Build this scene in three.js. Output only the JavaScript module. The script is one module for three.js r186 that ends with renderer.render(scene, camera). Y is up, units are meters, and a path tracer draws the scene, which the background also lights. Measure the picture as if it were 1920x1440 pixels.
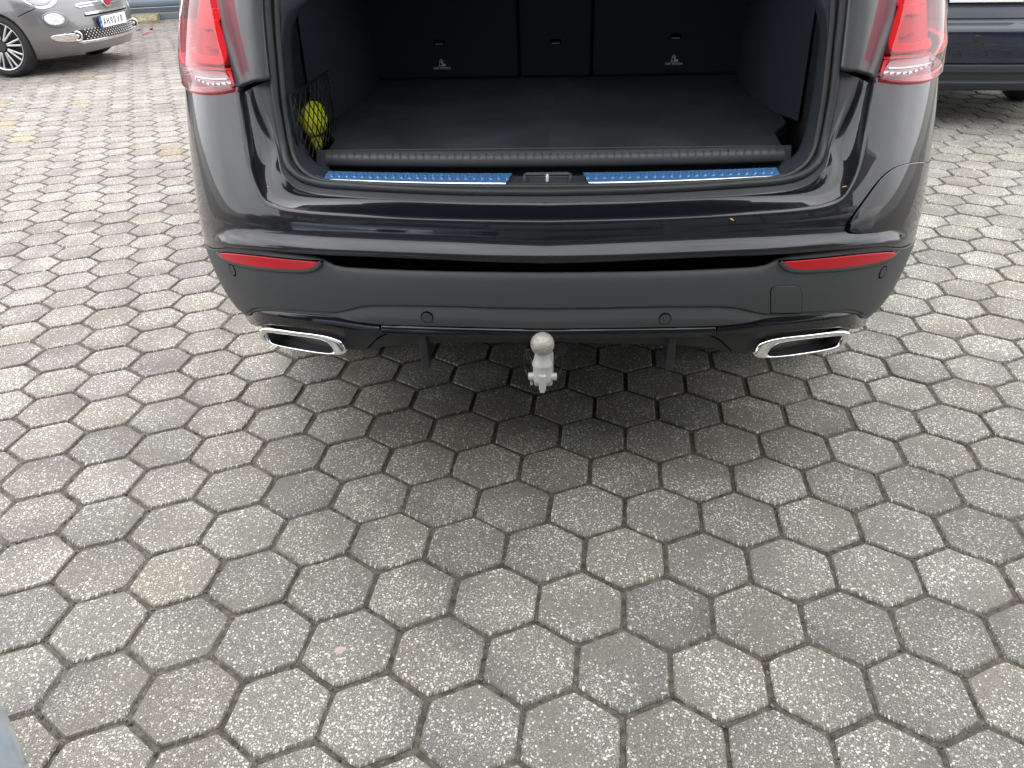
import * as THREE from 'three';
import { mergeGeometries } from 'three/addons/utils/BufferGeometryUtils.js';
import { RoundedBoxGeometry } from 'three/addons/geometries/RoundedBoxGeometry.js';
import { ImprovedNoise } from 'three/addons/math/ImprovedNoise.js';

// ---------------------------------------------------------------- camera, sky, sun, exposure
const scene = new THREE.Scene();
const camera = new THREE.PerspectiveCamera(51.76, 4 / 3, 0.05, 500);
camera.position.set(0, 1.25, 0);
camera.rotation.order = 'YXZ';
camera.rotation.set(-0.5352, 0, -0.0298);
const renderer = new THREE.WebGLRenderer({ antialias: true });
renderer.setSize(1024, 768);
renderer.toneMapping = THREE.LinearToneMapping;
renderer.toneMappingExposure = 3.05;
renderer.shadowMap.enabled = true;
const SUN = new THREE.Vector3(-0.2, 0.74, -0.64).normalize();
const noise = new ImprovedNoise();
function fbm(x, y, z, o = 4) { let a = 0, k = 0.5; for (let i = 0; i < o; i++) { a += k * noise.noise(x, y, z); x *= 2.03; y *= 2.03; z *= 2.03; k *= 0.5; } return a; }
{ // overcast sky: even cloud, a broad brighter part round the hidden sun
  const w = 1024, h = 512, d = new Float32Array(w * h * 4), v = new THREE.Vector3();
  for (let j = 0; j < h; j++) for (let i = 0; i < w; i++) {
    const th = ((i + 0.5) / w - 0.5) * 2 * Math.PI, el = ((j + 0.5) / h - 0.5) * Math.PI;
    v.set(Math.cos(el) * Math.cos(th), Math.sin(el), Math.cos(el) * Math.sin(th));
    const up = Math.max(0, v.y), s = Math.max(0, v.dot(SUN));
    const c = fbm(v.x * 2.2 + 4, up * 4 + 2, v.z * 2.2, 5);
    let L = (0.74 + 0.42 * up + 0.32 * Math.pow(s, 6) + 0.25 * Math.pow(s, 2)) * (1 + 0.55 * c);
    const k = (j * w + i) * 4;
    d[k] = L * 0.995; d[k + 1] = L * 1.0; d[k + 2] = L * 1.03; d[k + 3] = 1;
  }
  const t = new THREE.DataTexture(d, w, h, THREE.RGBAFormat, THREE.FloatType);
  t.mapping = THREE.EquirectangularReflectionMapping; t.magFilter = t.minFilter = THREE.LinearFilter; t.needsUpdate = true;
  scene.background = t; scene.environment = t;
}
const sun = new THREE.DirectionalLight(new THREE.Color(1, 0.94, 0.87), 0.5);
sun.position.copy(SUN).multiplyScalar(30); sun.castShadow = true; sun.shadow.radius = 36; sun.shadow.mapSize.set(2048, 2048);
Object.assign(sun.shadow.camera, { left: -16, right: 16, top: 16, bottom: -16, near: 1, far: 70 });
scene.add(sun, sun.target);

// ---------------------------------------------------------------- helpers
let seed = 7; const rnd = () => { seed = (seed * 1664525 + 1013904223) >>> 0; return seed / 4294967296; };
const V = (x, y, z) => new THREE.Vector3(x, y, z), P = a => V(a[0], a[1], a[2]);
const used = {};
function numbered(n) { const b = n.replace(/_\d{3}$/, ''); const k = used[b] = (used[b] ?? -1) + 1; return k ? `${b}_${String(k).padStart(3, '0')}` : b; }
function tag(o, label, category, group, kind) { o.userData.label = label; if (category) o.userData.category = category; if (group) o.userData.group = group; if (kind) o.userData.kind = kind; return o; }
function thing(name, label, category, pos = [0, 0, 0], turn = 0, group) { const o = new THREE.Group(); o.name = numbered(name); o.position.set(...pos); o.rotation.y = turn; scene.add(o); return tag(o, label, category, group); }
function part(name, geo, m, parent, label) { const list = Array.isArray(geo) ? geo : [geo]; const g = list.length > 1 ? mergeGeometries(list.map(q => prep(q))) : list[0]; const o = new THREE.Mesh(g, m); o.name = name; o.castShadow = o.receiveShadow = true; if (label) o.userData.label = label; parent.add(o); return o; }
function prep(g) { g = g.index ? g.toNonIndexed() : g; for (const k of Object.keys(g.attributes)) if (!['position', 'normal', 'uv'].includes(k)) g.deleteAttribute(k); if (!g.attributes.uv) g.setAttribute('uv', new THREE.BufferAttribute(new Float32Array(g.attributes.position.count * 2), 2)); return g; }
function box(w, h, d, x = 0, y = 0, z = 0, r = 0.004) { const g = r ? new RoundedBoxGeometry(w, h, d, 2, Math.min(r, w / 2.1, h / 2.1, d / 2.1)) : new THREE.BoxGeometry(w, h, d); return g.translate(x, y, z); }
function rod(a, b, r, n = 8) { const d = b.clone().sub(a), g = new THREE.CylinderGeometry(r, r, d.length(), n); g.applyQuaternion(new THREE.Quaternion().setFromUnitVectors(V(0, 1, 0), d.normalize())); return g.translate((a.x + b.x) / 2, (a.y + b.y) / 2, (a.z + b.z) / 2); }
function grid(rows, closed = false) { // smooth sheet through rows of points
  const n = rows[0].length, pos = [], idx = [], uv = [];
  rows.forEach((r, j) => r.forEach((p, i) => { pos.push(p.x, p.y, p.z); uv.push(i / (n - 1), j / (rows.length - 1)); }));
  for (let j = 0; j < rows.length - 1; j++) for (let i = 0; i < n - (closed ? 0 : 1); i++) { const a = j * n + i, b = j * n + (i + 1) % n, c = a + n, d = b + n; idx.push(a, b, c, b, d, c); }
  const g = new THREE.BufferGeometry(); g.setAttribute('position', new THREE.Float32BufferAttribute(pos, 3)); g.setAttribute('uv', new THREE.Float32BufferAttribute(uv, 2)); g.setIndex(idx); g.computeVertexNormals(); return g;
}
function tube(pts, r, seg = 80, rs = 8, closed = false) { return new THREE.TubeGeometry(new THREE.CatmullRomCurve3(pts, closed, 'centripetal'), seg, r, rs, closed); }
function resample(pts, n) { const c = new THREE.CatmullRomCurve3(pts, false, 'centripetal'); c.arcLengthDivisions = 400; return c.getSpacedPoints(n - 1); }
function smooth2(pts, n) { return resample(pts.map(p => V(p[0], p[1], 0)), n).map(p => [p.x, p.y]); }
const mirror2 = half => [...half, ...half.slice().reverse().map(p => [-p[0], p[1]])];
const mirrorOnly = poly => poly.slice().reverse().map(p => [-p[0], p[1]]);
const both = (half, n = 60) => { const r = resample(half.map(P), n), l = r.slice(1).reverse().map(p => V(-p.x, p.y, p.z)); return [...l, ...r]; };
const lerp = (a, b, t) => a.clone().lerp(b, t);

// body surfaces: horizontal sections are superellipses whose half width W and end R change with height
function makeSurf(D) {
  const key = (tab, y) => { const ys = D.y, n = ys.length; if (y <= ys[0]) y = ys[0]; if (y >= ys[n - 1]) y = ys[n - 1] - 1e-9; let i = 0; while (y >= ys[i + 1]) i++;
    const h = ys[i + 1] - ys[i], t = (y - ys[i]) / h, t2 = t * t, t3 = t2 * t, s = j => { const a = Math.max(0, j - 1), b = Math.min(n - 1, j + 1); return (tab[b] - tab[a]) / (ys[b] - ys[a]); };
    return (2 * t3 - 3 * t2 + 1) * tab[i] + (t3 - 2 * t2 + t) * h * s(i) + (-2 * t3 + 3 * t2) * tab[i + 1] + (t3 - t2) * h * s(i + 1); };
  const { n, L } = D;
  const S = (t, y) => { const w = key(D.W, y), r = key(D.R, y), a = Math.abs(t); if (a > 1) { const e = a - 1; return V(Math.sign(t) * (w + 0.03 * Math.min(e, 1)), y, r - L - e); }
    const th = t * Math.PI / 2, s = Math.abs(Math.sin(th)), c = Math.cos(th), q = Math.pow(Math.pow(s, n) + Math.pow(Math.max(c, 0), n), -1 / n); return V(w * q * Math.sin(th), y, r - L + L * q * c); };
  const tOf = (X, y) => { const q = Math.min(0.99999, Math.abs(X) / key(D.W, y)); return Math.sign(X) * Math.atan2(q, Math.pow(1 - Math.pow(q, n), 1 / n)) * 2 / Math.PI; };
  const N0 = (t, y) => { const e = 1e-3, a = S(t + e, y).sub(S(t - e, y)), b = S(t, y + e).sub(S(t, y - e)); return a.cross(b).normalize(); };
  return { S, tOf, N0 };
}
function clipCell(poly, t0, t1, y0, y1) {
  const cut = (p, ax, v, sg) => { const o = []; for (let i = 0; i < p.length; i++) { const a = p[i], b = p[(i + 1) % p.length], da = (a[ax] - v) * sg, db = (b[ax] - v) * sg; if (da >= 0) o.push(a); if ((da > 0 && db < 0) || (da < 0 && db > 0)) { const k = da / (da - db); o.push([a[0] + (b[0] - a[0]) * k, a[1] + (b[1] - a[1]) * k]); } } return o; };
  let p = cut(poly, 0, t0, 1); if (p.length) p = cut(p, 0, t1, -1); if (p.length) p = cut(p, 1, y0, 1); if (p.length) p = cut(p, 1, y1, -1); return p;
}
// a panel: the polygon (t, y), counter-clockwise, laid on the surface at an offset, with a rolled edge
function patch(sf, poly, { off = 0, r = 0.002, deep = 0.012, dt = 0.025, dy = 0.022, edge = true } = {}) {
  const of = typeof off === 'function' ? off : () => off;
  const Q = (t, y) => sf.S(t, y).addScaledVector(sf.N0(t, y), of(t, y));
  const N = (t, y) => { const e = 2e-3; return Q(t + e, y).sub(Q(t - e, y)).cross(Q(t, y + e).sub(Q(t, y - e))).normalize(); };
  const ring = []; poly.forEach((a, i) => { const b = poly[(i + 1) % poly.length], k = Math.max(1, Math.ceil(Math.hypot((b[0] - a[0]) / dt, (b[1] - a[1]) / dy))); for (let j = 0; j < k; j++) ring.push([a[0] + (b[0] - a[0]) * j / k, a[1] + (b[1] - a[1]) * j / k]); });
  let area = 0; ring.forEach((a, i) => { const b = ring[(i + 1) % ring.length]; area += a[0] * b[1] - b[0] * a[1]; }); if (area < 0) ring.reverse();
  const pos = [], nor = [], uv = [], put = (p, n, u) => { pos.push(p.x, p.y, p.z); nor.push(n.x, n.y, n.z); uv.push(u[0], u[1]); };
  const ts = ring.map(p => p[0]), ys = ring.map(p => p[1]), ta = Math.min(...ts), tb = Math.max(...ts), ya = Math.min(...ys), yb = Math.max(...ys);
  for (let i = Math.floor(ta / dt); i * dt < tb; i++) for (let j = Math.floor(ya / dy); j * dy < yb; j++) {
    const c = clipCell(ring, i * dt, (i + 1) * dt, j * dy, (j + 1) * dy); if (c.length < 3) continue;
    for (const f of THREE.ShapeUtils.triangulateShape(c.map(p => new THREE.Vector2(p[0], p[1])), [])) {
      const [a, b, d] = f.map(k => c[k]); const ar = (b[0] - a[0]) * (d[1] - a[1]) - (d[0] - a[0]) * (b[1] - a[1]); if (Math.abs(ar) < 1e-9) continue;
      for (const q of ar > 0 ? [a, b, d] : [a, d, b]) put(Q(q[0], q[1]), N(q[0], q[1]), [q[0] * 1.2, q[1]]);
    }
  }
  if (edge) {
    const m = ring.length, pt = ring.map(p => Q(p[0], p[1])), nn = ring.map(p => N(p[0], p[1]));
    const rows = ring.map((p, i) => { const T = pt[(i + 1) % m].clone().sub(pt[(i - 1 + m) % m]).normalize(), O = T.clone().cross(nn[i]).normalize(), c = [];
      for (let k = 0; k <= 3; k++) { const a = k * Math.PI / 6; c.push([pt[i].clone().addScaledVector(O, r * Math.sin(a)).addScaledVector(nn[i], -r * (1 - Math.cos(a))), nn[i].clone().multiplyScalar(Math.cos(a)).addScaledVector(O, Math.sin(a))]); }
      c.push([c[3][0].clone().addScaledVector(nn[i], -deep), O]); return c; });
    for (let i = 0; i < m; i++) { const A = rows[i], B = rows[(i + 1) % m]; for (let k = 0; k < 4; k++) for (const [X, j] of [[A, k], [A, k + 1], [B, k], [B, k], [A, k + 1], [B, k + 1]]) put(X[j][0], X[j][1], ring[i]); }
  }
  const g = new THREE.BufferGeometry(); g.setAttribute('position', new THREE.Float32BufferAttribute(pos, 3)); g.setAttribute('normal', new THREE.Float32BufferAttribute(nor, 3)); g.setAttribute('uv', new THREE.Float32BufferAttribute(uv, 2)); return g;
}
const tex = (w, h, fn, srgb = true, rep) => { const d = new Uint8Array(w * h * 4); fn(d, w, h); const t = new THREE.DataTexture(d, w, h); t.magFilter = THREE.LinearFilter; t.minFilter = THREE.LinearMipmapLinearFilter; t.generateMipmaps = true; t.wrapS = t.wrapT = THREE.RepeatWrapping; if (srgb) t.colorSpace = THREE.SRGBColorSpace; if (rep) t.repeat.set(...rep); t.needsUpdate = true; return t; };
const std = (c, rough, o = {}) => new THREE.MeshStandardMaterial({ color: new THREE.Color().setRGB(...c), roughness: rough, ...o });
const phy = (c, rough, o = {}) => new THREE.MeshPhysicalMaterial({ color: new THREE.Color().setRGB(...c), roughness: rough, ...o });
function canvasTex(w, h, draw) { const c = document.createElement('canvas'); c.width = w; c.height = h; draw(c.getContext('2d'), w, h); const t = new THREE.CanvasTexture(c); t.colorSpace = THREE.SRGBColorSpace; t.anisotropy = 8; return t; }

// ---------------------------------------------------------------- materials
const grainTex = tex(256, 256, (d, w, h) => { for (let i = 0; i < w * h; i++) { const v = 128 + (rnd() - 0.5) * 120; d[i * 4] = d[i * 4 + 1] = d[i * 4 + 2] = v; d[i * 4 + 3] = 255; } }, false, [120, 120]);
const dustTex = tex(512, 512, (d, w, h) => { for (let j = 0; j < h; j++) for (let i = 0; i < w; i++) { const k = (j * w + i) * 4, n = fbm(i / 60, j / 60, 3.3, 5), v = 165 + 150 * n + (rnd() - 0.5) * 26; d[k] = d[k + 1] = d[k + 2] = Math.max(0, Math.min(255, v)); d[k + 3] = 255; } }, true);
const carpetTex = tex(512, 512, (d, w, h) => { for (let j = 0; j < h; j++) for (let i = 0; i < w; i++) { const k = (j * w + i) * 4, n = fbm(i / 90 + 1.5 * fbm(i / 150, j / 150, 9, 2), j / 130, 3.3, 3), v = 180 + 120 * n + (rnd() - 0.5) * 34; d[k] = d[k + 1] = d[k + 2] = Math.max(0, Math.min(255, v)); d[k + 3] = 255; } }, true);
const M = {
  paint: phy([0.009, 0.010, 0.013], 0.5, { specularIntensity: 0.3, clearcoat: 1, clearcoatRoughness: 0.02 }),
  paintInner: phy([0.055, 0.058, 0.062], 0.5, { clearcoat: 0.5, clearcoatRoughness: 0.15 }),
  ledge: phy([0.005, 0.006, 0.009], 0.35, { specularIntensity: 0.2, clearcoat: 1, clearcoatRoughness: 0.02 }),
  plastic: std([0.044, 0.048, 0.051], 0.5, { bumpMap: grainTex, bumpScale: 0.00012 }),
  plasticDark: std([0.014, 0.015, 0.017], 0.5),
  gloss: phy([0.005, 0.006, 0.008], 0.3, { specularIntensity: 0.1, clearcoat: 1, clearcoatRoughness: 0.02 }),
  void: phy([0.003, 0.003, 0.003], 0.9, { specularIntensity: 0 }),
  rubber: std([0.028, 0.029, 0.031], 0.5),
  trim: std([0.034, 0.042, 0.050], 0.5),
  carpet: std([0.040, 0.050, 0.060], 1, { map: carpetTex, bumpMap: grainTex, bumpScale: 0.0006 }),
  lip: std([0.07, 0.075, 0.08], 0.42),
  wall: std([0.013, 0.017, 0.022], 0.8),
  felt: std([0.022, 0.030, 0.040], 0.95),
  chrome: std([0.78, 0.77, 0.75], 0.08, { metalness: 1 }),
  silver: std([0.72, 0.76, 0.80], 0.26, { metalness: 1 }),
  blueFilm: phy([0.12, 0.29, 0.60], 0.25, { metalness: 0.5, clearcoat: 0.8, clearcoatRoughness: 0.08 }),
  redLens: new THREE.MeshPhysicalMaterial({ color: new THREE.Color().setRGB(1.0, 0.24, 0.30), roughness: 0.02, transmission: 1, thickness: 0, ior: 1.5 }),
  clearLens: new THREE.MeshPhysicalMaterial({ color: new THREE.Color().setRGB(0.96, 0.86, 0.87), roughness: 0.02, transmission: 1, thickness: 0, ior: 1.5 }),
  lampGrey: std([0.30, 0.29, 0.28], 0.3, { metalness: 0.4 }),
  redGuide: std([0.52, 0.02, 0.05], 0.4), redDeep: std([0.32, 0.035, 0.06], 0.35), reflRed: std([0.46, 0.006, 0.014], 0.3),
  tyre: std([0.014, 0.015, 0.016], 0.75), rim: std([0.62, 0.62, 0.63], 0.28, { metalness: 0.9 }), black: std([0.01, 0.01, 0.011], 0.45),
  glass: phy([0.012, 0.014, 0.016], 0.03, { clearcoat: 1, clearcoatRoughness: 0.02 }),
  alu: std([0.50, 0.50, 0.485], 0.5, { metalness: 0.25, bumpMap: dustTex, bumpScale: 0.0006 }),
  white: std([0.8, 0.8, 0.79], 0.4),
};

// ---------------------------------------------------------------- ground: hexagonal concrete pavers, one by one
const yard = new THREE.Group(); yard.name = 'paved_yard'; scene.add(yard); tag(yard, 'worn hexagonal concrete pavers of the forecourt with dirt filled joints', null, null, 'structure'); 
const HS = 0.10426, TH = 0.14093;
const paverTex = (() => {
  const w = 2048, A = new Float32Array(w * w * 3);
  for (let j = 0; j < w; j++) for (let i = 0; i < w; i++) {
    const k = (j * w + i) * 3, g = (rnd() + rnd() - 1);
    const m = noise.noise(i / 9, j / 9, 1) * 0.5 + noise.noise(i / 27, j / 27, 5) * 0.5;
    const v = 0.142 * (1 + 0.75 * g + 0.32 * m); A[k] = v * 1.05; A[k + 1] = v; A[k + 2] = v * 0.80;
  }
  const chip = (n, r0, r1, lo, hi) => { for (let q = 0; q < n; q++) {
    const cx = rnd() * w, cy = rnd() * w, a = r0 + (r1 - r0) * Math.pow(rnd(), 2.4), b = a * (0.45 + 0.55 * rnd()), t = rnd() * 3.14, c = Math.cos(t), s = Math.sin(t), L = lo + (hi - lo) * rnd(), warm = 0.80 + 0.14 * rnd(), sk = (rnd() - 0.5) * 0.9;
    if (noise.noise(cx / 210, cy / 210, 9) * 0.9 + 0.7 < rnd() * 1.15) continue;
    const R = Math.ceil(a) + 1;
    for (let y = -R; y <= R; y++) for (let x = -R; x <= R; x++) { const u = (x * c + y * s) / a, v = (-x * s + y * c + sk * x * 0.3) / b, e = Math.abs(u) ** 1.5 + Math.abs(v) ** 1.5; if (e < 1) { const k = (((Math.floor(cy + y) + w) % w) * w + (Math.floor(cx + x) + w) % w) * 3, f = Math.min(1, (1 - e) * 3); A[k] += (L - A[k]) * f; A[k + 1] += (L * 0.985 - A[k + 1]) * f; A[k + 2] += (L * warm - A[k + 2]) * f; } } } };
  chip(160000, 0.9, 3.0, 0.045, 0.10); chip(150000, 1.0, 3.2, 0.18, 0.36); chip(110000, 0.9, 2.4, 0.3, 0.55); chip(54000, 1.4, 5.0, 0.38, 0.76); chip(1500, 4, 7, 0.4, 0.65);
  const enc = v => 255 * Math.pow(Math.max(0, Math.min(1, v)), 1 / 2.2);
  return tex(w, w, d => { for (let i = 0; i < w * w; i++) { d[i * 4] = enc(A[i * 3]); d[i * 4 + 1] = enc(A[i * 3 + 1]); d[i * 4 + 2] = enc(A[i * 3 + 2]); d[i * 4 + 3] = 255; } });
})();
const paverMat = std([1, 1, 1], 0.82, { map: paverTex, vertexColors: true, bumpMap: paverTex, bumpScale: 0.0009 });
const jointTex = tex(512, 512, (d, w, h) => { for (let j = 0; j < h; j++) for (let i = 0; i < w; i++) { const k = (j * w + i) * 4, n = fbm(i / 20, j / 20, 1, 4), m = fbm(i / 90, j / 90, 7, 3), v = 72 + 55 * n + (rnd() - 0.5) * 56; d[k] = v * (1.03 - 0.07 * m); d[k + 1] = v * (0.98 + 0.06 * m); d[k + 2] = v * 0.86; d[k + 3] = 255; } });
{
  const ct = Math.cos(TH), st = Math.sin(TH), ox = -0.46316 * HS, oz = -11.6639 * HS;
  const corner = a => [Math.sin(a * Math.PI / 3), Math.cos(a * Math.PI / 3)];
  const list = [];
  for (let j = -120; j < 60; j++) for (let i = -160; i < 160; i++) {
    const hx = Math.sqrt(3) * (i + j / 2) * HS, hz = 1.5 * j * HS, x = hx * ct - hz * st + ox, z = hx * st + hz * ct + oz;
    if (z > 3.2 || z < -14.2) continue; const lim = z > -1.6 ? 3.4 : 1.6 - z * 0.86; if (Math.abs(x) > lim || x > 6.6) continue;
    list.push([x, z]);
  }
  camera.updateMatrixWorld(true); const pv = V();
  const seen = list.map((p, k) => { pv.set(p[0], 0, p[1]).project(camera); const d = Math.hypot(p[0], 1.25, p[1]); const under = Math.abs(p[0] - 0.15) < 0.86 && p[1] < -1.85; return [k, Math.abs(pv.x) < 1.06 && Math.abs(pv.y) < 1.08 && !under ? d : 99]; }).sort((a, b) => a[1] - b[1]);
  const near = new Set(seen.slice(0, 296).map(s => s[0]));
  const build = (x, z, fine, out) => {
    const rot = (rnd() - 0.5) * 0.016, dx = (rnd() - 0.5) * 0.0028, dz = (rnd() - 0.5) * 0.0028, h = (rnd() - 0.5) * 0.0024, tx = (rnd() - 0.5) * 0.012, tz = (rnd() - 0.5) * 0.012;
    const ua = Math.floor(rnd() * 6) * 1.0472 + rnd() * 0.3, uo = rnd(), vo = rnd(), c = Math.cos(TH + rot), s = Math.sin(TH + rot);
    const tone = (0.85 + 0.28 * rnd()) * (1 + 0.10 * noise.noise(x * 0.9, z * 0.9, 3)), hue = rnd() - 0.5, odd = rnd();
    let col = [tone * (1 + 0.03 * hue), tone, tone * (1 - 0.035 * hue)];
    if (odd > 0.988 && z < -3 && x < -1) col = [tone * 1.10, tone * 0.99, tone * 0.78]; else if (odd > 0.9) col = [tone * 0.90, tone * 0.91, tone * 0.94];
    const pink = 0.075 * THREE.MathUtils.smoothstep(-x - 0.3 * z, 0.8, 3.0); col[0] *= 1 + pink; col[2] *= 1 + pink * 0.6; // the left of the yard is laid in a pinker batch
    const stain = [rnd() * 6.28, rnd() * 0.9, 0.25 * rnd()];
    const W = (lx, ly, lz) => { const px = lx * c - lz * s, pz = lx * s + lz * c; return [x + dx + px, h + ly + px * tx + pz * tz, z + dz + pz]; };
    const UV = (lx, lz) => [(lx * Math.cos(ua) - lz * Math.sin(ua)) / 1.2 + uo, (lx * Math.sin(ua) + lz * Math.cos(ua)) / 1.2 + vo];
    const shade = (lx, lz) => { const q = (lx * Math.cos(stain[0]) + lz * Math.sin(stain[0])) / HS; let k = 1 - stain[2] * Math.max(0, Math.min(1, q * 1.4)); return [col[0] * k, col[1] * k, col[2] * (k + 0.14 * (1 - k))]; };
    const R = HS * (fine ? 0.946 : 0.943), seg = fine ? 4 : 1, rim = [];
    for (let a = 0; a < 6; a++) { const p = corner(a), q = corner(a + 1); for (let k = 0; k < seg; k++) { const t = k / seg, ch = k === 0 ? 0.985 : 1; let e = R * ch * (1 + (fine ? (rnd() - 0.62) * 0.022 : 0)); rim.push([(p[0] + (q[0] - p[0]) * t) * e, (p[1] + (q[1] - p[1]) * t) * e]); } }
    const n = rim.length, L = [[0.965, 0], [1.0, -0.0035], [1.004, -0.016]];
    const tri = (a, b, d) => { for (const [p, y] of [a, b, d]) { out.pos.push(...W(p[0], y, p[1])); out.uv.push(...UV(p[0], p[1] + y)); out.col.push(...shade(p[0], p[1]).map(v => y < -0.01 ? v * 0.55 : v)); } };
    const at = (i, k) => [[rim[i % n][0] * L[k][0], rim[i % n][1] * L[k][0]], L[k][1]], mid = i => [[rim[i % n][0] * 0.55, rim[i % n][1] * 0.55], 0], cen = [[0, 0], 0];
    for (let i = 0; i < n; i++) {
      if (fine) { tri(cen, mid(i), mid(i + 1)); tri(mid(i), at(i, 0), mid(i + 1)); tri(mid(i + 1), at(i, 0), at(i + 1, 0)); } else tri(cen, at(i, 0), at(i + 1, 0));
      for (let k = 0; k < 2; k++) { tri(at(i, k), at(i, k + 1), at(i + 1, k)); tri(at(i + 1, k), at(i, k + 1), at(i + 1, k + 1)); }
    }
  };
  const mk = o => { const g = new THREE.BufferGeometry(); g.setAttribute('position', new THREE.Float32BufferAttribute(o.pos, 3)); g.setAttribute('uv', new THREE.Float32BufferAttribute(o.uv, 2)); g.setAttribute('color', new THREE.Float32BufferAttribute(o.col, 3)); g.computeVertexNormals(); return g; };
  const rest = { pos: [], uv: [], col: [] };
  let nP = 0;
  list.forEach(([x, z], k) => { if (near.has(k)) { const o = { pos: [], uv: [], col: [] }; build(x, z, true, o); part(nP ? `paver_${String(nP).padStart(3, '0')}` : 'paver', mk(o), paverMat, yard); nP++; } else build(x, z, false, rest); });
  const far = part('paving', mk(rest), paverMat, yard); far.userData.kind = 'stuff';
  { // loose grit and bits of moss lying in the joints
    const g = new THREE.IcosahedronGeometry(1, 0), im = new THREE.InstancedMesh(g, std([1, 1, 1], 0.95), 9000), m4 = new THREE.Matrix4(), q = new THREE.Quaternion(), e = new THREE.Euler(), c = new THREE.Color();
    const pool = seen.slice(0, 420).map(s => list[s[0]]);
    for (let k = 0; k < 9000; k++) { const [x, z] = pool[Math.floor(rnd() * pool.length)], a = Math.floor(rnd() * 6), p = corner(a), r = corner(a + 1), t = rnd() < 0.25 ? 0.03 * rnd() : rnd(), lx = (p[0] + (r[0] - p[0]) * t) * HS * (0.955 + 0.075 * rnd()), lz = (p[1] + (r[1] - p[1]) * t) * HS * (0.955 + 0.075 * rnd()), s = 0.0008 + 0.0022 * Math.pow(rnd(), 3);
      e.set(rnd() * 6, rnd() * 6, rnd() * 6); q.setFromEuler(e); m4.compose(V(x + lx * ct - lz * st, -0.0035 + 0.001 * rnd(), z + lx * st + lz * ct), q, V(s * (1 + rnd()), s * 0.8, s)); im.setMatrixAt(k, m4);
      const v = 0.04 + 0.16 * Math.pow(rnd(), 2); rnd() < 0.15 ? c.setRGB(v * 0.7, v * 0.8, v * 0.4) : c.setRGB(v * 1.05, v * 0.96, v * 0.82); im.setColorAt(k, c); }
    im.name = 'joint_grit'; im.userData.kind = 'stuff'; im.castShadow = im.receiveShadow = true; yard.add(im);
  }
  const jm = std([1, 1, 1], 0.95, { map: jointTex, bumpMap: jointTex, bumpScale: 0.002 });
  const jg = new THREE.PlaneGeometry(22, 20, 180, 160).rotateX(-Math.PI / 2).translate(-0.5, 0, -5); const jp = jg.attributes.position;
  for (let i = 0; i < jp.count; i++) jp.setY(i, -0.0048 + 0.003 * noise.noise(jp.getX(i) * 5, jp.getZ(i) * 5, 2)); jg.computeVertexNormals();
  const ju = jg.attributes.uv; for (let i = 0; i < ju.count; i++) ju.setXY(i, jp.getX(i) / 0.5, jp.getZ(i) / 0.5);
  part('joint_sand', jg, jm, yard);
  const gt = tex(512, 512, (d, w, h) => { for (let j = 0; j < h; j++) for (let i = 0; i < w; i++) { const k = (j * w + i) * 4, v = 118 + 60 * fbm(i / 30, j / 30, 4, 5) + (rnd() - 0.5) * 30; d[k] = v; d[k + 1] = v * 0.98; d[k + 2] = v * 0.93; d[k + 3] = 255; } }, true, [200, 200]);
  const g = part('ground', new THREE.PlaneGeometry(400, 400).rotateX(-Math.PI / 2).translate(0, -0.018, 0), std([0.9, 0.9, 0.9], 0.9, { map: gt }), scene); tag(g, 'grey forecourt ground running on beyond the pavers', null, null, 'structure');
}

// ---------------------------------------------------------------- the dark SUV with its tailgate open
const D = {"pose":{"x":0.084,"z":-1.6,"yaw":-0.0774},"D":{"y":[0.28,0.36,0.45,0.55,0.62,0.7,0.8,0.9,1,1.15,1.3],"W":[0.71,0.79,0.85,0.875,0.883,0.885,0.893,0.9,0.9,0.875,0.82],"R":[0.04,0.09,0.12,0.13,0.125,0.11,0.07,0.02,-0.03,-0.09,-0.16],"n":2.8,"L":0.62}};
const sf = makeSurf(D.D);
const suv = thing('suv', 'dark grey suv with open boot, exhaust trims and white tow ball, in the middle', 'car', [D.pose.x, 0, D.pose.z], D.pose.yaw);
const smoothstep = THREE.MathUtils.smoothstep;
// traced outlines, right half, metres on the body surface
const paintLow = [[0, [[.0027,.6594]][0][1]], ...[[.0714,.6614],[.1475,.665],[.247,.6662],[.3322,.662],[.4042,.6577],[.4566,.6505],[.5097,.6392],[.5527,.6242]], [0.60, 0.612], [0.68, 0.60], [1.0, 0.585], [1.35, 0.58]];
const ledgeEdge = [[0, [[.0028,.7267]][0][1]], ...[[.1304,.7291],[.274,.7316],[.3491,.7315],[.3896,.7336],[.4149,.7431],[.4323,.771],[.4438,.8091],[.4506,.8642],[.4564,.91],[.4591,.9319]]];
const lampLow = [...[[.4604,.9462],[.4968,.9363],[.5466,.9292],[.5951,.9261],[.6397,.9274]], [0.74, 0.925], [1.0, 0.915], [1.12, 0.915]];
const lowCurve = smooth2(paintLow, 70), ledgeCurve = smooth2(ledgeEdge, 60), lampCurve = smooth2(lampLow, 30);
const lowY = t => { t = Math.abs(t); for (let i = 0; i < lowCurve.length - 1; i++) if (t <= lowCurve[i + 1][0]) { const k = (t - lowCurve[i][0]) / (lowCurve[i + 1][0] - lowCurve[i][0]); return lowCurve[i][1] + k * (lowCurve[i + 1][1] - lowCurve[i][1]); } return 0.58; };
const flare = (t, y) => { const d = y - lowY(t), f = 1 - smoothstep(Math.abs(t), 0.42, 0.72); return 0.004 + f * (0.011 * (1 - smoothstep(d, 0.0, 0.026)) - 0.004 * Math.exp(-Math.pow((d - 0.034) / 0.014, 2))); };
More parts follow.
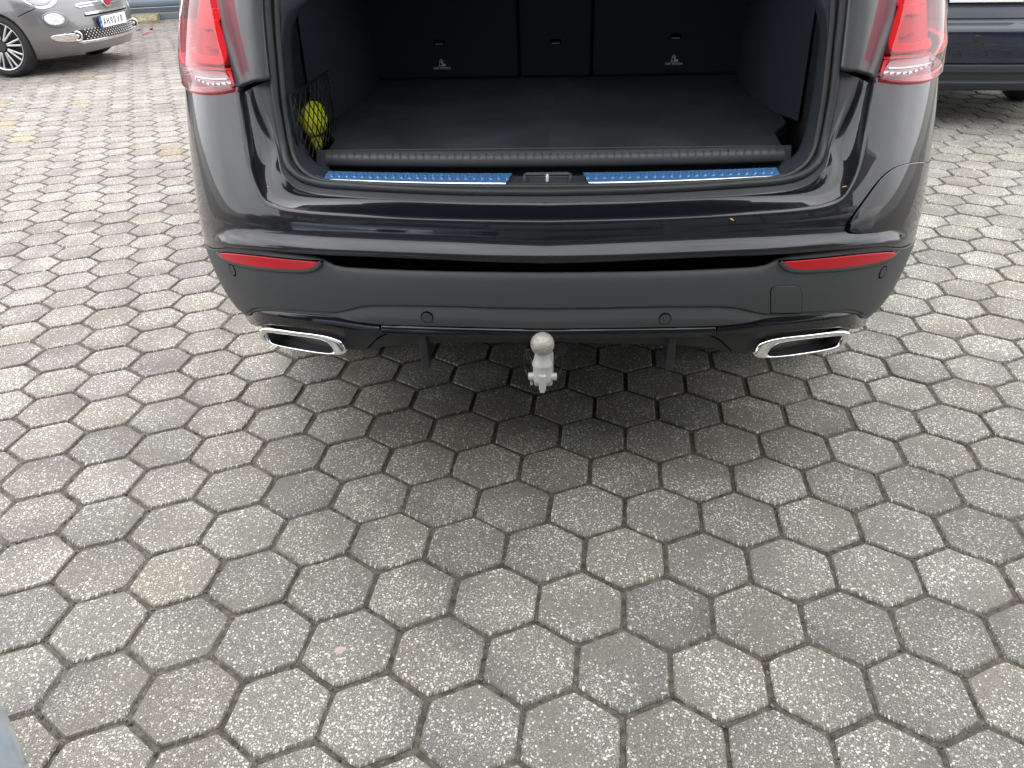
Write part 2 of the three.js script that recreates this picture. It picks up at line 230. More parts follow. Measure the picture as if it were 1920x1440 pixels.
part('rear_bumper', patch(sf, mirror2([...lowCurve, [1.35, 0.93], [1.12, 0.93], ...lampCurve.slice().reverse(), ...ledgeCurve.slice().reverse()]), { off: flare, r: 0.008, deep: 0.03, dy: 0.012 }), M.paint, suv);
// side panels forward of the lamps, with wheel arches
const arch = (e0, y0, R, n = 18) => Array.from({ length: n }, (_, i) => { const a = Math.PI * (1 - i / (n - 1)); return [1 + e0 - Math.cos(a) * -R * -1, y0 + Math.sin(a) * R]; });
const archPts = (e0, R) => Array.from({ length: 19 }, (_, i) => { const a = Math.PI * i / 18; return [1 + e0 - R * Math.cos(a), 0.36 + R * Math.sin(a)]; });
const sidePoly = [[1.355, 0.34], [1.355, 0.34], [1.355, 1.12], [1.13, 1.12], [1.13, 1.16], [4.3, 1.08], [4.3, 0.34], [1 + 3.2 + 0.42, 0.36]].slice(0, 2);
{
  const up = [[1.36, 0.36], [1.36, 0.93], [1.13, 0.93], [1.13, 1.27], [4.55, 1.04], [4.75, 0.36]];
  const poly = [...up.slice().reverse().slice(0, 0)];
  const bottom = [[4.75, 0.36], [1 + 3.25 + 0.4, 0.36], ...archPts(3.25, 0.4).reverse(), [1 + 3.25 - 0.4, 0.3], [1 + 0.42 + 0.4, 0.3], ...archPts(0.42, 0.4).reverse()];
  // counter-clockwise: along the bottom towards growing t, then back along the top
  const ring = [...bottom.reverse().map(p => [Math.max(p[0], 1.36), p[1]]), [4.75, 0.6], [4.5, 1.02], [1.13, 1.27], [1.13, 0.93], [1.36, 0.93]];
  for (const s of [1, -1]) part('side_panel', patch(sf, s > 0 ? ring : mirrorOnly(ring), { off: 0.003, dt: 0.06, dy: 0.04, r: 0.003 }), M.paint, suv);
}
// grey plastic lower bumper
const plTop = smooth2([[0, [[.0027,.6336]][0][1]], ...[[.1486,.6342],[.2577,.6337],[.297,.6336],[.3116,.6369],[.3242,.6459],[.334,.6507],[.3639,.6513],[.405,.6508],[.4577,.6439],[.5113,.6328],[.5462,.6189]], [0.60, 0.602], [0.68, 0.590], [1.0, 0.575], [1.35, 0.57]], 80);
const bandTop = smooth2([[0, [[.0028,.5582]][0][1]], ...[[.0741,.5594],[.1528,.5609],[.2323,.557],[.2651,.5531],[.2826,.5472],[.301,.5376],[.3214,.5298],[.3567,.5257],[.3984,.5191],[.4449,.5092],[.4801,.4995],[.5025,.4877],[.5335,.4656]], [0.575, 0.452], [0.62, 0.435], [0.72, 0.42], [1.0, 0.41], [1.35, 0.41]], 90);
const yOn = (c, t) => { t = Math.abs(t); for (let i = 0; i < c.length - 1; i++) if (t <= c[i + 1][0]) return c[i][1] + (c[i + 1][1] - c[i][1]) * (t - c[i][0]) / (c[i + 1][0] - c[i][0]); return c[c.length - 1][1]; };
part('lower_bumper', patch(sf, mirror2([...bandTop.map(p => [p[0], p[1] + 0.002]), ...plTop.slice().reverse().map(p => [p[0], p[1] - 0.004])]), { off: (t, y) => 0.006 - 0.012 * Math.exp(-Math.max(0, yOn(plTop, t) - y) / 0.010) * (1 - smoothstep(Math.abs(t), 0.40, 0.46)), r: 0.004, deep: 0.04, dy: 0.006 }), M.plastic, suv);
// reflectors in their recess
for (const s of [1, -1]) {
  const o = smooth2([[.3319,.6376],[.3383,.6291],[.3511,.6222],[.3941,.6151],[.4528,.6079],[.5006,.6033],[.5371,.6025],[.5485,.6058]], 40), u = smooth2([[.5485,.6058],[.5176,.6159],[.4488,.6289],[.3914,.6342],[.3576,.6364],[.3319,.6376]], 30);
  const ring = [...o, ...u.slice(1, -1)], c = [0.42, 0.605];
  const f = s > 0 ? ring : mirrorOnly(ring);
  const grow = ring.map(p => [p[0] + (p[0] - 0.46) * 0.05, p[1] + (p[1] > 0.61 ? 0.0018 : -0.0026) * 1]);
  { const lw = smooth2([[.3276,.6344],[.3348,.6253],[.3492,.6176],[.3949,.6099],[.4561,.6025],[.509,.5974],[.5478,.5962],[.5603,.6014]], 40), hi = lw.map(p => [p[0], p[1] + 0.004]).reverse(), q = [...lw, ...hi]; part('reflector_lip', patch(sf, s > 0 ? q : mirrorOnly(q), { off: 0.0095, r: 0.004, deep: 0.006, dy: 0.004 }), M.plastic, suv); }
  part('reflector_seat', patch(sf, s > 0 ? grow : mirrorOnly(grow), { off: 0.0068, r: 0.002 }), M.void, suv);
  part('rear_reflector', patch(sf, f, { off: 0.0095, r: 0.002, deep: 0.004 }), M.reflRed, suv);
}
// parking sensors, tow eye cover, fuel flap, all with their gaps
function disc(t, y, r, off, m, name, parent = suv) { const n = 24, st = r / 1.15, ring = Array.from({ length: n }, (_, i) => [t + Math.cos(i / n * 6.2832) * st * 0.80, y + Math.sin(i / n * 6.2832) * r]); return part(name, patch(sf, ring, { off, r: 0.0012, deep: 0.003 }), m, parent); }
for (const [q, r] of [...[[-.5163,.5796],[.5263,.5717],[-.1764,.5357],[.1734,.5343]].map(p => [p, 0.0105])]) { const a = disc(q[0], q[1], r + (Math.abs(q[0]) < 0.3 ? 0.0016 : 0.003), Math.abs(q[0]) < 0.3 ? 0.0122 : 0.0065, M.void, 'sensor_gap'); disc(q[0], q[1], r, Math.abs(q[0]) < 0.3 ? 0.0126 : 0.0069, M.plastic, 'parking_sensor'); }
{ const q = [[.5569,.6324]][0]; disc(q[0], q[1], 0.0085, 0.0066, M.void, 'sensor_gap'); disc(q[0], q[1], 0.0065, 0.0074, M.plasticDark, 'parking_sensor'); }
{
  const rr = (pts, k) => { const c = pts.reduce((a, p) => [a[0] + p[0] / pts.length, a[1] + p[1] / pts.length], [0, 0]); return pts.map(p => [c[0] + (p[0] - c[0]) * k, c[1] + (p[1] - c[1]) * k]); };
  const cov = [[.3273,.5325],[.3764,.5229],[.3653,.5715],[.3616,.5809],[.3552,.5849],[.3257,.5885],[.3202,.5859],[.3194,.5769]];
  part('tow_cover_gap', patch(sf, rr(cov, 1.045), { off: 0.0066, r: 0.0008, deep: 0.002 }), M.void, suv); part('tow_eye_cover', patch(sf, rr(cov, 0.985), { off: 0.0072, r: 0.002, deep: 0.002 }), M.plastic, suv);
  const fl = smooth2([...[[.4302,.6836],[.43,.6939],[.4399,.7151],[.4588,.7421],[.4827,.7686],[.508,.7811],[.5413,.7821],[.5921,.7748]], [0.66, 0.758], [0.74, 0.745], [0.80, 0.70], [0.755, 0.648], ...[[.6068,.6533],[.5633,.6576],[.4996,.666],[.4503,.6741],[.4357,.6783]]].reverse(), 70);
  part('fuel_flap_gap', patch(sf, rr(fl, 1.02), { off: 0.0046, r: 0.0006, deep: 0.002 }), M.void, suv); part('fuel_flap', patch(sf, rr(fl, 0.988), { off: 0.0056, r: 0.0022, deep: 0.002 }), M.paint, suv);
}
// diffuser: matte band, gloss strip, gloss corners, dark lower apron
const glTop = smooth2([[0, [[.0031,.5148]][0][1]], ...[[.1243,.5172],[.2132,.5159],[.2518,.5146],[.2851,.5155],[.3279,.5189],[.3755,.5142],[.4107,.5092],[.4516,.5009],[.487,.4879],[.5122,.4745],[.5464,.4499]], [0.585, 0.438], [0.62, 0.425], [0.72, 0.405], [1.0, 0.40], [1.3, 0.40]], 80);
const glLow = smooth2([[0, [[.0032,.498]][0][1]], ...[[.1257,.499],[.2155,.4973],[.2542,.4986],[.2999,.4953],[.3503,.4883],[.3976,.4826],[.4404,.4737],[.471,.4642],[.5063,.4461]], [0.575, 0.420], [0.62, 0.407], [0.72, 0.392], [1.0, 0.385], [1.3, 0.385]], 70);
const apron = smooth2([[0, [[.0033,.474]][0][1]], ...[[.0783,.4728],[.1291,.4698],[.1871,.4649],[.2217,.4588],[.2535,.4505],[.2892,.4335],[.3245,.4253],[.3592,.4243],[.4355,.4083],[.5017,.3993]], [0.56, 0.37], [0.62, 0.36], [0.8, 0.345], [1.0, 0.34], [1.3, 0.34]], 70);
part('diffuser_band', patch(sf, mirror2([...glTop.map(p => [p[0], p[1] + 0.0015]), ...bandTop.slice().reverse().map(p => [p[0], p[1] - 0.0032])]), { off: (t, y) => 0.001 + Math.min(0.011, 0.42 * Math.max(0, yOn(bandTop, t) - y)), r: 0.0025, deep: 0.03, dy: 0.006 }), M.plastic, suv);
const tS = [[.2512,.5062]][0][0];
const bulge = (t, y) => 0.006;
const cutT = (curve, a, b) => curve.filter(p => p[0] >= a && p[0] <= b);
{
  const at = (c, t) => { for (let i = 0; i < c.length - 1; i++) if (t <= c[i + 1][0]) { const k = (t - c[i][0]) / (c[i + 1][0] - c[i][0]); return [t, c[i][1] + k * (c[i + 1][1] - c[i][1])]; } };
  const strip = [...cutT(glLow, 0, tS - 0.003), at(glLow, tS - 0.003), at(glTop, tS - 0.003), ...cutT(glTop, 0, tS - 0.003).reverse()].map((p, i, a) => p);
  part('gloss_strip', patch(sf, mirror2(strip.map(p => [p[0], p[1] - 0.003])), { off: (t, y) => 0.0155 - 0.010 * Math.exp(-Math.max(0, yOn(glTop, t) - 0.003 - y) / 0.006), r: 0.0015, deep: 0.02, dy: 0.0025 }), M.gloss, suv);
  for (const s of [1, -1]) { const c = [at(glLow, tS + 0.003), ...cutT(glLow, tS + 0.003, 1.3), ...cutT(glTop, tS + 0.003, 1.3).reverse(), at(glTop, tS + 0.003)].map(p => [p[0], p[1] - 0.002]); part('exhaust_surround', patch(sf, s > 0 ? c : mirrorOnly(c), { off: (t, y) => { const q = at(glTop, Math.min(1.29, Math.abs(t))), dd = q[1] - y; return 0.012 - 0.014 * Math.exp(-Math.max(0, dd) / 0.013); }, r: 0.003, deep: 0.03, dy: 0.003 }), M.gloss, suv); }
  part('rear_apron', patch(sf, mirror2([...apron, ...glLow.slice().reverse().map(p => [p[0], p[1] - 0.003])]), { off: -0.003, r: 0.004, deep: 0.03, dy: 0.01 }), M.plasticDark, suv);
  // arched shut lines of the apron
  for (const s of [1, -1]) { const a = smooth2([[.2898,.4372],[.2773,.4528],[.2647,.4691],[.2524,.4798],[.2402,.4874],[.2262,.4916]], 16).map(p => [s * p[0], p[1]]), top = a, bot = a.map(p => [p[0], p[1] - 0.0022]).reverse(); part('apron_seam', patch(sf, [...bot, ...top], { off: -0.0018, r: 0.0004, deep: 0.001 }), M.void, suv); }
}
// core behind the panels so that the gaps read dark, and the floor pan
part('bumper_core', patch(sf, mirror2([[0, 0.49], [0.5, 0.47], [0.62, 0.42], [1.36, 0.42], [1.36, 0.92], [0.9, 0.92], [0.64, 0.9], [0.62, 0.76], [0.55, 0.725], [0, 0.705]]), { off: -0.024, r: 0.002, dy: 0.03 }), M.void, suv);
part('floor_pan', [box(1.5, 0.05, 4.1, 0, 0.43, -2.22, 0.02), box(1.3, 0.06, 0.5, 0, 0.40, -0.45, 0.02), box(0.5, 0.12, 0.3, 0.45, 0.36, -0.4, 0.05), box(0.5, 0.12, 0.3, -0.45, 0.36, -0.4, 0.05)], M.void, suv);
// exhaust trims
{
  const outerP = [[.6596,.4408,.0117],[.6559,.4476,.0131],[.6484,.4527,.0158],[.6363,.4563,.0201],[.6118,.4593,.029],[.5603,.4628,.0475],[.4921,.467,.072],[.4617,.4649,.083],[.4473,.4592,.0882],[.4409,.447,.0905],[.4375,.434,.0917],[.4396,.4289,.0909],[.4479,.4258,.0879],[.471,.4221,.0796],[.5467,.4147,.0524],[.6205,.4166,.0258],[.6475,.4238,.0161],[.6573,.4316,.0126]];
  const innerP = [[.6369,.4403,.0199],[.6334,.4433,.0212],[.6229,.4459,.0249],[.586,.4486,.0382],[.5034,.453,.068],[.4876,.4513,.0737],[.4767,.4448,.0776],[.4693,.4329,.0802],[.4701,.4281,.08],[.479,.4249,.0768],[.5684,.4193,.0446],[.6197,.4202,.0261],[.6292,.4225,.0227],[.6344,.4318,.0208]];
  const ringAt = (poly, n = 64) => { const c = V(); const cc = outerP.reduce((a, p) => [a[0] + p[0] / outerP.length, a[1] + p[1] / outerP.length], [0, 0]); void c;
    const cr = new THREE.CatmullRomCurve3(poly.map(p => V(p[0], p[1], p[2])), true, 'centripetal').getPoints(300);
    return Array.from({ length: n }, (_, i) => { const a = i / n * 6.2832, d = [Math.cos(a) * 0.13, Math.sin(a) * 0.03]; let best = null, bd = 9; for (const q of cr) { const e = [(q.x - cc[0]) / 0.13, (q.y - cc[1]) / 0.03], m = Math.hypot(...e), cs = 1 - (e[0] * Math.cos(a) + e[1] * Math.sin(a)) / m; if (cs < bd) { bd = cs; best = q; } } void d; return best; }); };
  const O = ringAt(outerP), I = ringAt(innerP);
  for (const s of [1, -1]) {
    const pt = (q, off) => V(s * (q.x + 0.35 * off), q.y, q.z + 0.93 * off);
    const mix = (a, b, k) => ({ x: a.x + (b.x - a.x) * k, y: a.y + (b.y - a.y) * k, z: a.z + (b.z - a.z) * k });
    const seq = [[0, -0.05], [-0.01, 0.004], [0.03, 0.009], [0.15, 0.0125], [0.5, 0.013], [0.85, 0.0115], [0.97, 0.008], [1.0, 0.002], [1.0, -0.05]].map(([k, off]) => O.map((o, i) => pt(mix(o, I[i], k), off)));
    const rows = s > 0 ? seq : seq.map(r => r.slice().reverse());
    const ex = part('exhaust_trim', grid(rows, true), M.chrome, suv);
    const inner = [[1.0, -0.03], [1.0, -0.14]].map(([k, off]) => O.map((o, i) => pt(mix(o, I[i], k), off)));
    const cap = inner[1].map(p => inner[1].reduce((a, b) => a.add(b.clone().multiplyScalar(1 / 64)), V()));
    part('exhaust_opening', grid([...inner, cap], true), M.void, ex);
    const sc = [[-0.20, 0.0005], [-0.20, 0.0005], [0.06, -0.002]].map(([k, off]) => O.map((o, i) => pt(mix(o, I[i], k), off)));
    void sc;
  }
}
// diffuser fins
for (const s of [1, -1]) { const a = [[-.2541,.4706,.1163]][0]; const sh = new THREE.Shape(); sh.moveTo(0.02, 0.02); sh.lineTo(0.012, -0.062); sh.lineTo(0.002, -0.066); sh.lineTo(-0.16, -0.005); sh.lineTo(-0.16, 0.03); const g = new THREE.ExtrudeGeometry(sh, { depth: 0.011, bevelEnabled: true, bevelSize: 0.003, bevelThickness: 0.003, bevelSegments: 2 }); g.translate(0, 0, -0.0055).rotateY(-Math.PI / 2).translate(s * 0.262, a[1], 0.105); part('diffuser_fin', g, M.plasticDark, suv); }
// tow ball on its detachable neck
{
  const hitch = new THREE.Group(); hitch.name = 'tow_hitch'; suv.add(hitch); hitch.userData.label = 'white cast tow ball and neck below the bumper';
  const b = [[-.007,.4837,.15]][0]; hitch.position.set(b[0], b[1], b[2]);
  const ballTex = tex(128, 128, (d, w, h) => { for (let j = 0; j < h; j++) for (let i = 0; i < w; i++) { const k = (j * w + i) * 4, n = fbm(i / 10, j / 8, 2, 4), rust = Math.max(0, Math.min(1, (n + 0.1) * 3)) * (1 - smoothstep(Math.abs(j / h - 0.42), 0.06, 0.2)), v = 208 + 60 * n; d[k] = v * (1 - 0.22 * rust); d[k + 1] = v * (1 - 0.32 * rust); d[k + 2] = v * (0.97 - 0.40 * rust); d[k + 3] = 255; } });
  const am = std([0.66, 0.65, 0.62], 0.5, { metalness: 0.25, map: ballTex, bumpMap: dustTex, bumpScale: 0.0008 });
  part('ball', new THREE.LatheGeometry([[0, 0.0238], [0.0085, 0.0236], [0.0092, 0.0228], ...Array.from({ length: 20 }, (_, i) => { const a = Math.PI * (0.12 + 0.76 * i / 19); return [0.0248 * Math.sin(a), 0.0248 * Math.cos(a)]; }), [0.017, -0.022]].map(p => new THREE.Vector2(p[0], p[1])).reverse(), 40), am, hitch);
  part('neck', new THREE.LatheGeometry([[0.0165, -0.016], [0.0168, -0.028], [0.0185, -0.036], [0.0215, -0.043], [0.0222, -0.048], [0.0200, -0.053], [0.0205, -0.066], [0.0215, -0.082], [0.019, -0.088], [0.0, -0.089]].map(p => new THREE.Vector2(p[0], p[1])).reverse(), 32), M.alu, hitch);
  part('neck_body', [box(0.041, 0.050, 0.046, 0.001, -0.075, -0.016, 0.007), box(0.036, 0.070, 0.09, 0, -0.062, -0.07, 0.012), box(0.010, 0.055, 0.016, 0.0175, -0.052, -0.012, 0.004)], M.alu, hitch);
  { const sh = new THREE.Shape(); sh.moveTo(-0.0062, 0); sh.lineTo(0.0062, 0); sh.lineTo(0.0062, -0.030); sh.lineTo(0.0034, -0.038); sh.lineTo(-0.0034, -0.038); sh.lineTo(-0.0055, -0.030); part('neck_rib', new THREE.ExtrudeGeometry(sh, { depth: 0.026, bevelEnabled: true, bevelSize: 0.0015, bevelThickness: 0.002, bevelSegments: 2 }).translate(0, -0.064, -0.002), M.alu, hitch); }
  part('cross_pin', [new THREE.CylinderGeometry(0.0082, 0.0082, 0.060, 20).rotateZ(Math.PI / 2).translate(0, -0.075, 0.004), box(0.006, 0.01, 0.008, -0.0235, -0.093, 0, 0.002)], M.alu, hitch);
  for (const s of [1, -1]) part('chain_loop', new THREE.TorusGeometry(0.02, 0.0028, 8, 28).rotateY(Math.PI / 2 - s * 0.5).scale(1, 1.35, 1).translate(s * 0.031, -0.066, -0.03), M.black, hitch);
  part('socket_cap', new THREE.CylinderGeometry(0.016, 0.016, 0.03, 20).rotateX(1.4).translate(0.036, -0.028, -0.04), M.black, hitch); part('lock_lever', box(0.012, 0.03, 0.02, -0.03, -0.038, -0.03, 0.004), M.black, hitch);
}
// ledge above the bumper and the body flange round the boot opening
const E1 = ledgeCurve.map(p => sf.S(p[0], p[1]).addScaledVector(sf.N0(p[0], p[1]), 0.004));
const e2 = [[-.0052,.7521,.046],[.1865,.7525,.0405],[.3995,.7559,.0207],[.4852,.7603,.0087],[.5218,.7701,.0026],[.5416,.7835,-.0063],[.5583,.798,-.0231],[.5746,.8283,-.0636],[.5937,.8635,-.087],[.6141,.9074,-.1059],[.6251,.9493,-.1223]];
const e3s = [[-.0058,.7583,.024],[.1878,.7598,.0184],[.4025,.7653,-.0017],[.4891,.7698,-.0139],[.5261,.7805,-.0211],[.5519,.7999,-.0357],[.5667,.8312,-.0633],[.5755,.8828,-.0862],[.5804,.929,-.1028],[.5816,.9653,-.1154]];
const e3 = [...e3s, ...[[.5824,1.005,-.129],[.5841,1.0471,-.1437],[.5847,1.0887,-.1579],[.5829,1.1435,-.1762]]];
const e4 = [[-.0061,.7755,.0118],[.1878,.7757,.0062],[.4034,.7779,-.0144],[.4795,.7816,-.026],[.512,.7954,-.0379],[.529,.809,-.0508],[.5444,.8315,-.0716],[.553,.8746,-.0914],[.5582,.9327,-.1121],[.5603,.9854,-.1304],[.562,1.0419,-.1499],[.5613,1.0885,-.1656],[.5587,1.1436,-.1839]];
{
  const e1 = both(E1.map(p => [p.x, p.y, p.z]), 60), c2 = both(e2, 60), c3 = both(e3s, 60);
  const dn = (a, k) => a.map(p => p.clone().add(V(0, 0, -k)));
  const mid = (a, b, k, dz) => a.map((p, i) => lerp(p, b[i], k).add(V(0, 0, dz)));
  const rows = [dn(e1, 0.012), dn(e1, 0.003), mid(e1, c2, 0.02, 0.0005), mid(e1, c2, 0.06, -0.002), mid(e1, c2, 0.3, -0.012), mid(e1, c2, 0.6, -0.014), mid(e1, c2, 0.82, -0.005), mid(e1, c2, 0.92, -0.002), mid(e1, c2, 0.97, 0.0015), c2.map(p => p.clone().add(V(0, 0, 0.002)))];
  part('bumper_ledge', grid(rows.map(r => r.slice().reverse())), M.ledge, suv);
  const fl = [c2.map(p => p.clone().add(V(0, 0, 0.002))), mid(c2, c3, 0.06, 0.003), mid(c2, c3, 0.2, 0.0035), mid(c2, c3, 0.34, 0.001), mid(c2, c3, 0.42, -0.002), mid(c2, c3, 0.55, -0.003), mid(c2, c3, 0.8, -0.004), mid(c2, c3, 1.0, -0.010)];
  part('boot_flange', grid(fl.map(r => r.slice().reverse())), M.paintInner, suv);
}
// pillars between lamps and opening
for (const s of [1, -1]) {
  const a = resample([...[[.5803,.9672,-.1158],[.5824,1.005,-.129],[.5841,1.0471,-.1437],[.5847,1.0887,-.1579],[.5821,1.1525,-.1791]]].map(P), 24), d = resample([[.6564,.9468,-.1109],[.6722,.9889,-.1411],[.6899,1.0395,-.1761],[.7003,1.0824,-.2031],[.716,1.1461,-.2491]].map(P), 24);
  const mid = resample([...[[.6139,.9616,-.1103],[.6202,.9878,-.1204],[.6256,1.0232,-.1335],[.6325,1.0648,-.149],[.6357,1.0877,-.1574],[.638,1.1512,-.1795]]].map(P), 24);
  const row = [a.map(p => p.clone().add(V(-0.004, 0, -0.03))), a, a.map((p, i) => lerp(p, mid[i], 0.1).add(V(0, 0, 0.012))), a.map((p, i) => lerp(p, mid[i], 0.5).add(V(0, 0, 0.010))), mid, a.map((p, i) => lerp(mid[i], d[i], 0.3).add(V(0, 0, -0.004))), a.map((p, i) => lerp(mid[i], d[i], 0.62).add(V(0, 0, -0.016))), a.map((p, i) => lerp(mid[i], d[i], 0.88).add(V(0, 0, -0.012))), d.map(p => p.clone().add(V(0, 0, -0.004)))];
  const ext = row.map(r => { const u = r.map(p => { const q = p.clone(); q.x *= s; return q; }); const l = u[u.length - 1], f = u[0]; return [f.clone().add(V(0, -0.001, -0.02)), ...u, V(l.x * 0.985, l.y + 0.12, l.z - 0.05), V(l.x * 0.95, 1.5, l.z - 0.2)]; });
  const ix = resample; void ix;
  part('pillar', grid((s > 0 ? ext : ext.slice().reverse())), M.paintInner, suv);
}
// seal and inner trim
part('boot_seal', [tube(both(e3.map((p, i) => { const q = e4[Math.min(i, e4.length - 1)]; return p; }), 60).map((p, i) => p.clone().add(V(-Math.sign(p.x) * Math.min(1, Math.abs(p.x) / 0.5) * 0.006, 0.004, -0.004))), 0.0085, 260, 10), tube(both(e4, 60).map(p => p.clone().add(V(0, -0.004, 0.001))), 0.0066, 260, 10)], M.rubber, suv);
part('seal_channel', grid([both(e3, 60).map(p => p.clone().add(V(0, 0, -0.012))), both(e4, 60).map(p => p.clone().add(V(0, 0, -0.012)))].map(r => r.slice().reverse())), M.plasticDark, suv);
{
  const e4t = [[.4709,.78,-.0242],[.512,.7954,-.0379],[.529,.809,-.0508],[.5444,.8315,-.0716],[.553,.8746,-.0914],[.5582,.9327,-.1121],[.5603,.9854,-.1304],[.562,1.0419,-.1499],[.5613,1.0885,-.1656],[.5587,1.1436,-.1839]], e5 = [[.4827,.7775,-.0755],[.4978,.786,-.0805],[.5192,.8022,-.0938],[.5364,.8326,-.1211],[.5486,.9048,-.1509],[.5533,.9717,-.1745],[.5513,1.0369,-.1963],[.5347,1.0776,-.2073],[.5061,1.1051,-.2119],[.4814,1.1434,-.2211]];
  const a = resample(e4t.map(P), 40), b = resample(e5.map(P), 40);
  for (const s of [1, -1]) { const f = p => V(s * p.x, p.y, p.z); const rows = [a.map(p => f(p.clone().add(V(0.004, 0, -0.012)))), a.map(p => f(p.clone().add(V(-0.003, 0, 0.002)))), a.map((p, i) => f(lerp(p, b[i], 0.5).add(V(0, 0, 0.014)))), a.map((p, i) => f(lerp(p, b[i], 0.9).add(V(0, 0, 0.006)))), b.map(p => f(p)), b.map(p => f(p.clone().add(V(0.006, 0, -0.03)))), b.map(p => f(p.clone().add(V(0.05, 0, -0.10))))]; part('opening_trim', grid(s > 0 ? rows.map(r => r.slice().reverse()) : rows), M.trim, suv); }
}
// loading sill: trim, two film-covered plates with raised treads, latch between them
const Zc = x => 0.003 - 0.035 * (x / 0.473) ** 2;
{
  const xs = Array.from({ length: 41 }, (_, i) => -0.53 + 1.06 * i / 40);
  const R = (dz, y) => xs.map(x => V(x, y, Zc(x) + dz));
  part('sill_trim', grid([R(0.006, 0.755), R(0.005, 0.766), R(0.0, 0.7725), R(-0.008, 0.7745), R(-0.047, 0.7775), R(-0.052, 0.774), xs.map(x => V(x, 0.735, -0.115)), xs.map(x => V(x, 0.735, -0.16)), xs.map(x => V(x, 0.80, -0.19))]), M.trim, suv);
  for (const s of [1, -1]) {
    const pl = new THREE.Group(); pl.name = 'sill_plate'; suv.add(pl); pl.userData.label = s > 0 ? 'right ribbed sill plate under blue film' : 'left ribbed sill plate under blue film';
    const n = 30, X0 = 0.073, X1 = 0.474, row = (dz, y, a = 0, b = 0) => Array.from({ length: n }, (_, i) => { const x = X0 + a + (X1 - b - X0 - a) * i / (n - 1); return V(s * x, y, Zc(x) + dz * (1 - 0.22 * x / 0.474)); });
    const o = r => s > 0 ? r : r.map(q => q.slice().reverse());
    part('plate_nose', grid(o([row(0.0045, 0.7735, 0.014, 0.004), row(0.0042, 0.7752, 0.013, 0.003), row(0.0025, 0.7782, 0.011, 0.002), row(0.0008, 0.7790, 0.010, 0.001)])), M.silver, pl);
    part('plate_top', grid(o([row(0.0008, 0.7790, 0.010, 0.001), row(-0.001, 0.7794, 0.009, 0), row(-0.040, 0.7868, 0.001, 0.003), row(-0.0435, 0.7860, 0, 0.006), row(-0.0435, 0.779, 0, 0.006)])), M.blueFilm, pl);
    const rg = new THREE.SphereGeometry(1, 14, 8).scale(0.0052, 0.0026, 0.0135), hg = new THREE.TorusGeometry(0.0032, 0.0008, 6, 18).rotateX(Math.PI / 2).scale(0.8, 1, 3.0);
    for (let k = 0; k < 23; k++) { const x = 0.0835 + k * 0.01712, q = part('tread_rib', mergeGeometries([prep(rg.clone()), prep(hg.clone().translate(0, 0.0016, 0))]), M.blueFilm, pl); q.position.set(s * x, 0.7835, Zc(x) - 0.024 * (1 - 0.2 * x / 0.474)); q.rotation.set(0.19, s * -(0.12 + 0.5 * x), 0, 'XYZ'); }
  }
  const hs = part('latch_housing', [box(0.006, 0.03, 0.03, -0.047, 0.772, -0.018, 0.002), box(0.006, 0.03, 0.03, 0.047, 0.772, -0.018, 0.002), box(0.092, 0.006, 0.012, 0, 0.7845, -0.036, 0.003), box(0.09, 0.02, 0.004, 0, 0.7715, -0.031, 0.001), box(0.088, 0.004, 0.03, 0, 0.7725, -0.014, 0.001)], M.lip, suv);
  part('latch_striker', box(0.0056, 0.014, 0.014, 0.0, 0.783, -0.012, 0.0025), M.white, hs);
}
// boot: carpet with ribbed lip, side trims, seat backs
{
  const sh = new THREE.Shape(); const pts = [[-0.50, 0.176], [-0.512, 0.30], [-0.56, 0.40], [-0.575, 0.9], [-0.59, 1.12], [0.61, 1.12], [0.605, 0.9], [0.57, 0.42], [0.52, 0.32], [0.508, 0.178]]; pts.forEach((p, i) => i ? sh.lineTo(...p) : sh.moveTo(...p));
  const g = new THREE.ExtrudeGeometry(sh, { depth: 0.02, bevelEnabled: true, bevelSize: 0.004, bevelThickness: 0.004, bevelSegments: 2 }).rotateX(-Math.PI / 2).translate(0, 0.774, 0); const u = g.attributes.uv; for (let i = 0; i < u.count; i++) u.setXY(i, u.getX(i) * 0.9, u.getY(i) * 0.9);
  part('boot_carpet', g, M.carpet, suv);
  const xs = Array.from({ length: 41 }, (_, i) => -0.502 + 1.012 * i / 40), lz = x => -0.152 - 0.02 * (x / 0.5) ** 2;
  const prof = [[-0.018, 0.7985], [-0.006, 0.801], [0.004, 0.7995], [0.012, 0.794], [0.016, 0.786], [0.0165, 0.776], [0.012, 0.7705], [-0.02, 0.769]];
  const lip = part('boot_floor_lip', grid(prof.map(([z, y]) => xs.map(x => V(x, y, lz(x) + z))).reverse()), M.lip, suv);
  const rib = new THREE.TorusGeometry(0.0058, 0.0009, 6, 16).scale(0.34, 1, 1).rotateX(-0.75);
  for (let k = 0; k < 57; k++) { const x = -0.487 + k * 0.0175, q = part('lip_rib', rib, M.lip, lip); q.position.set(x, 0.7958, lz(x) + 0.0105); }
}
const shellX = (z, s) => s * (0.60 + 0.02 * smoothstep(-z, 0.1, 0.6));
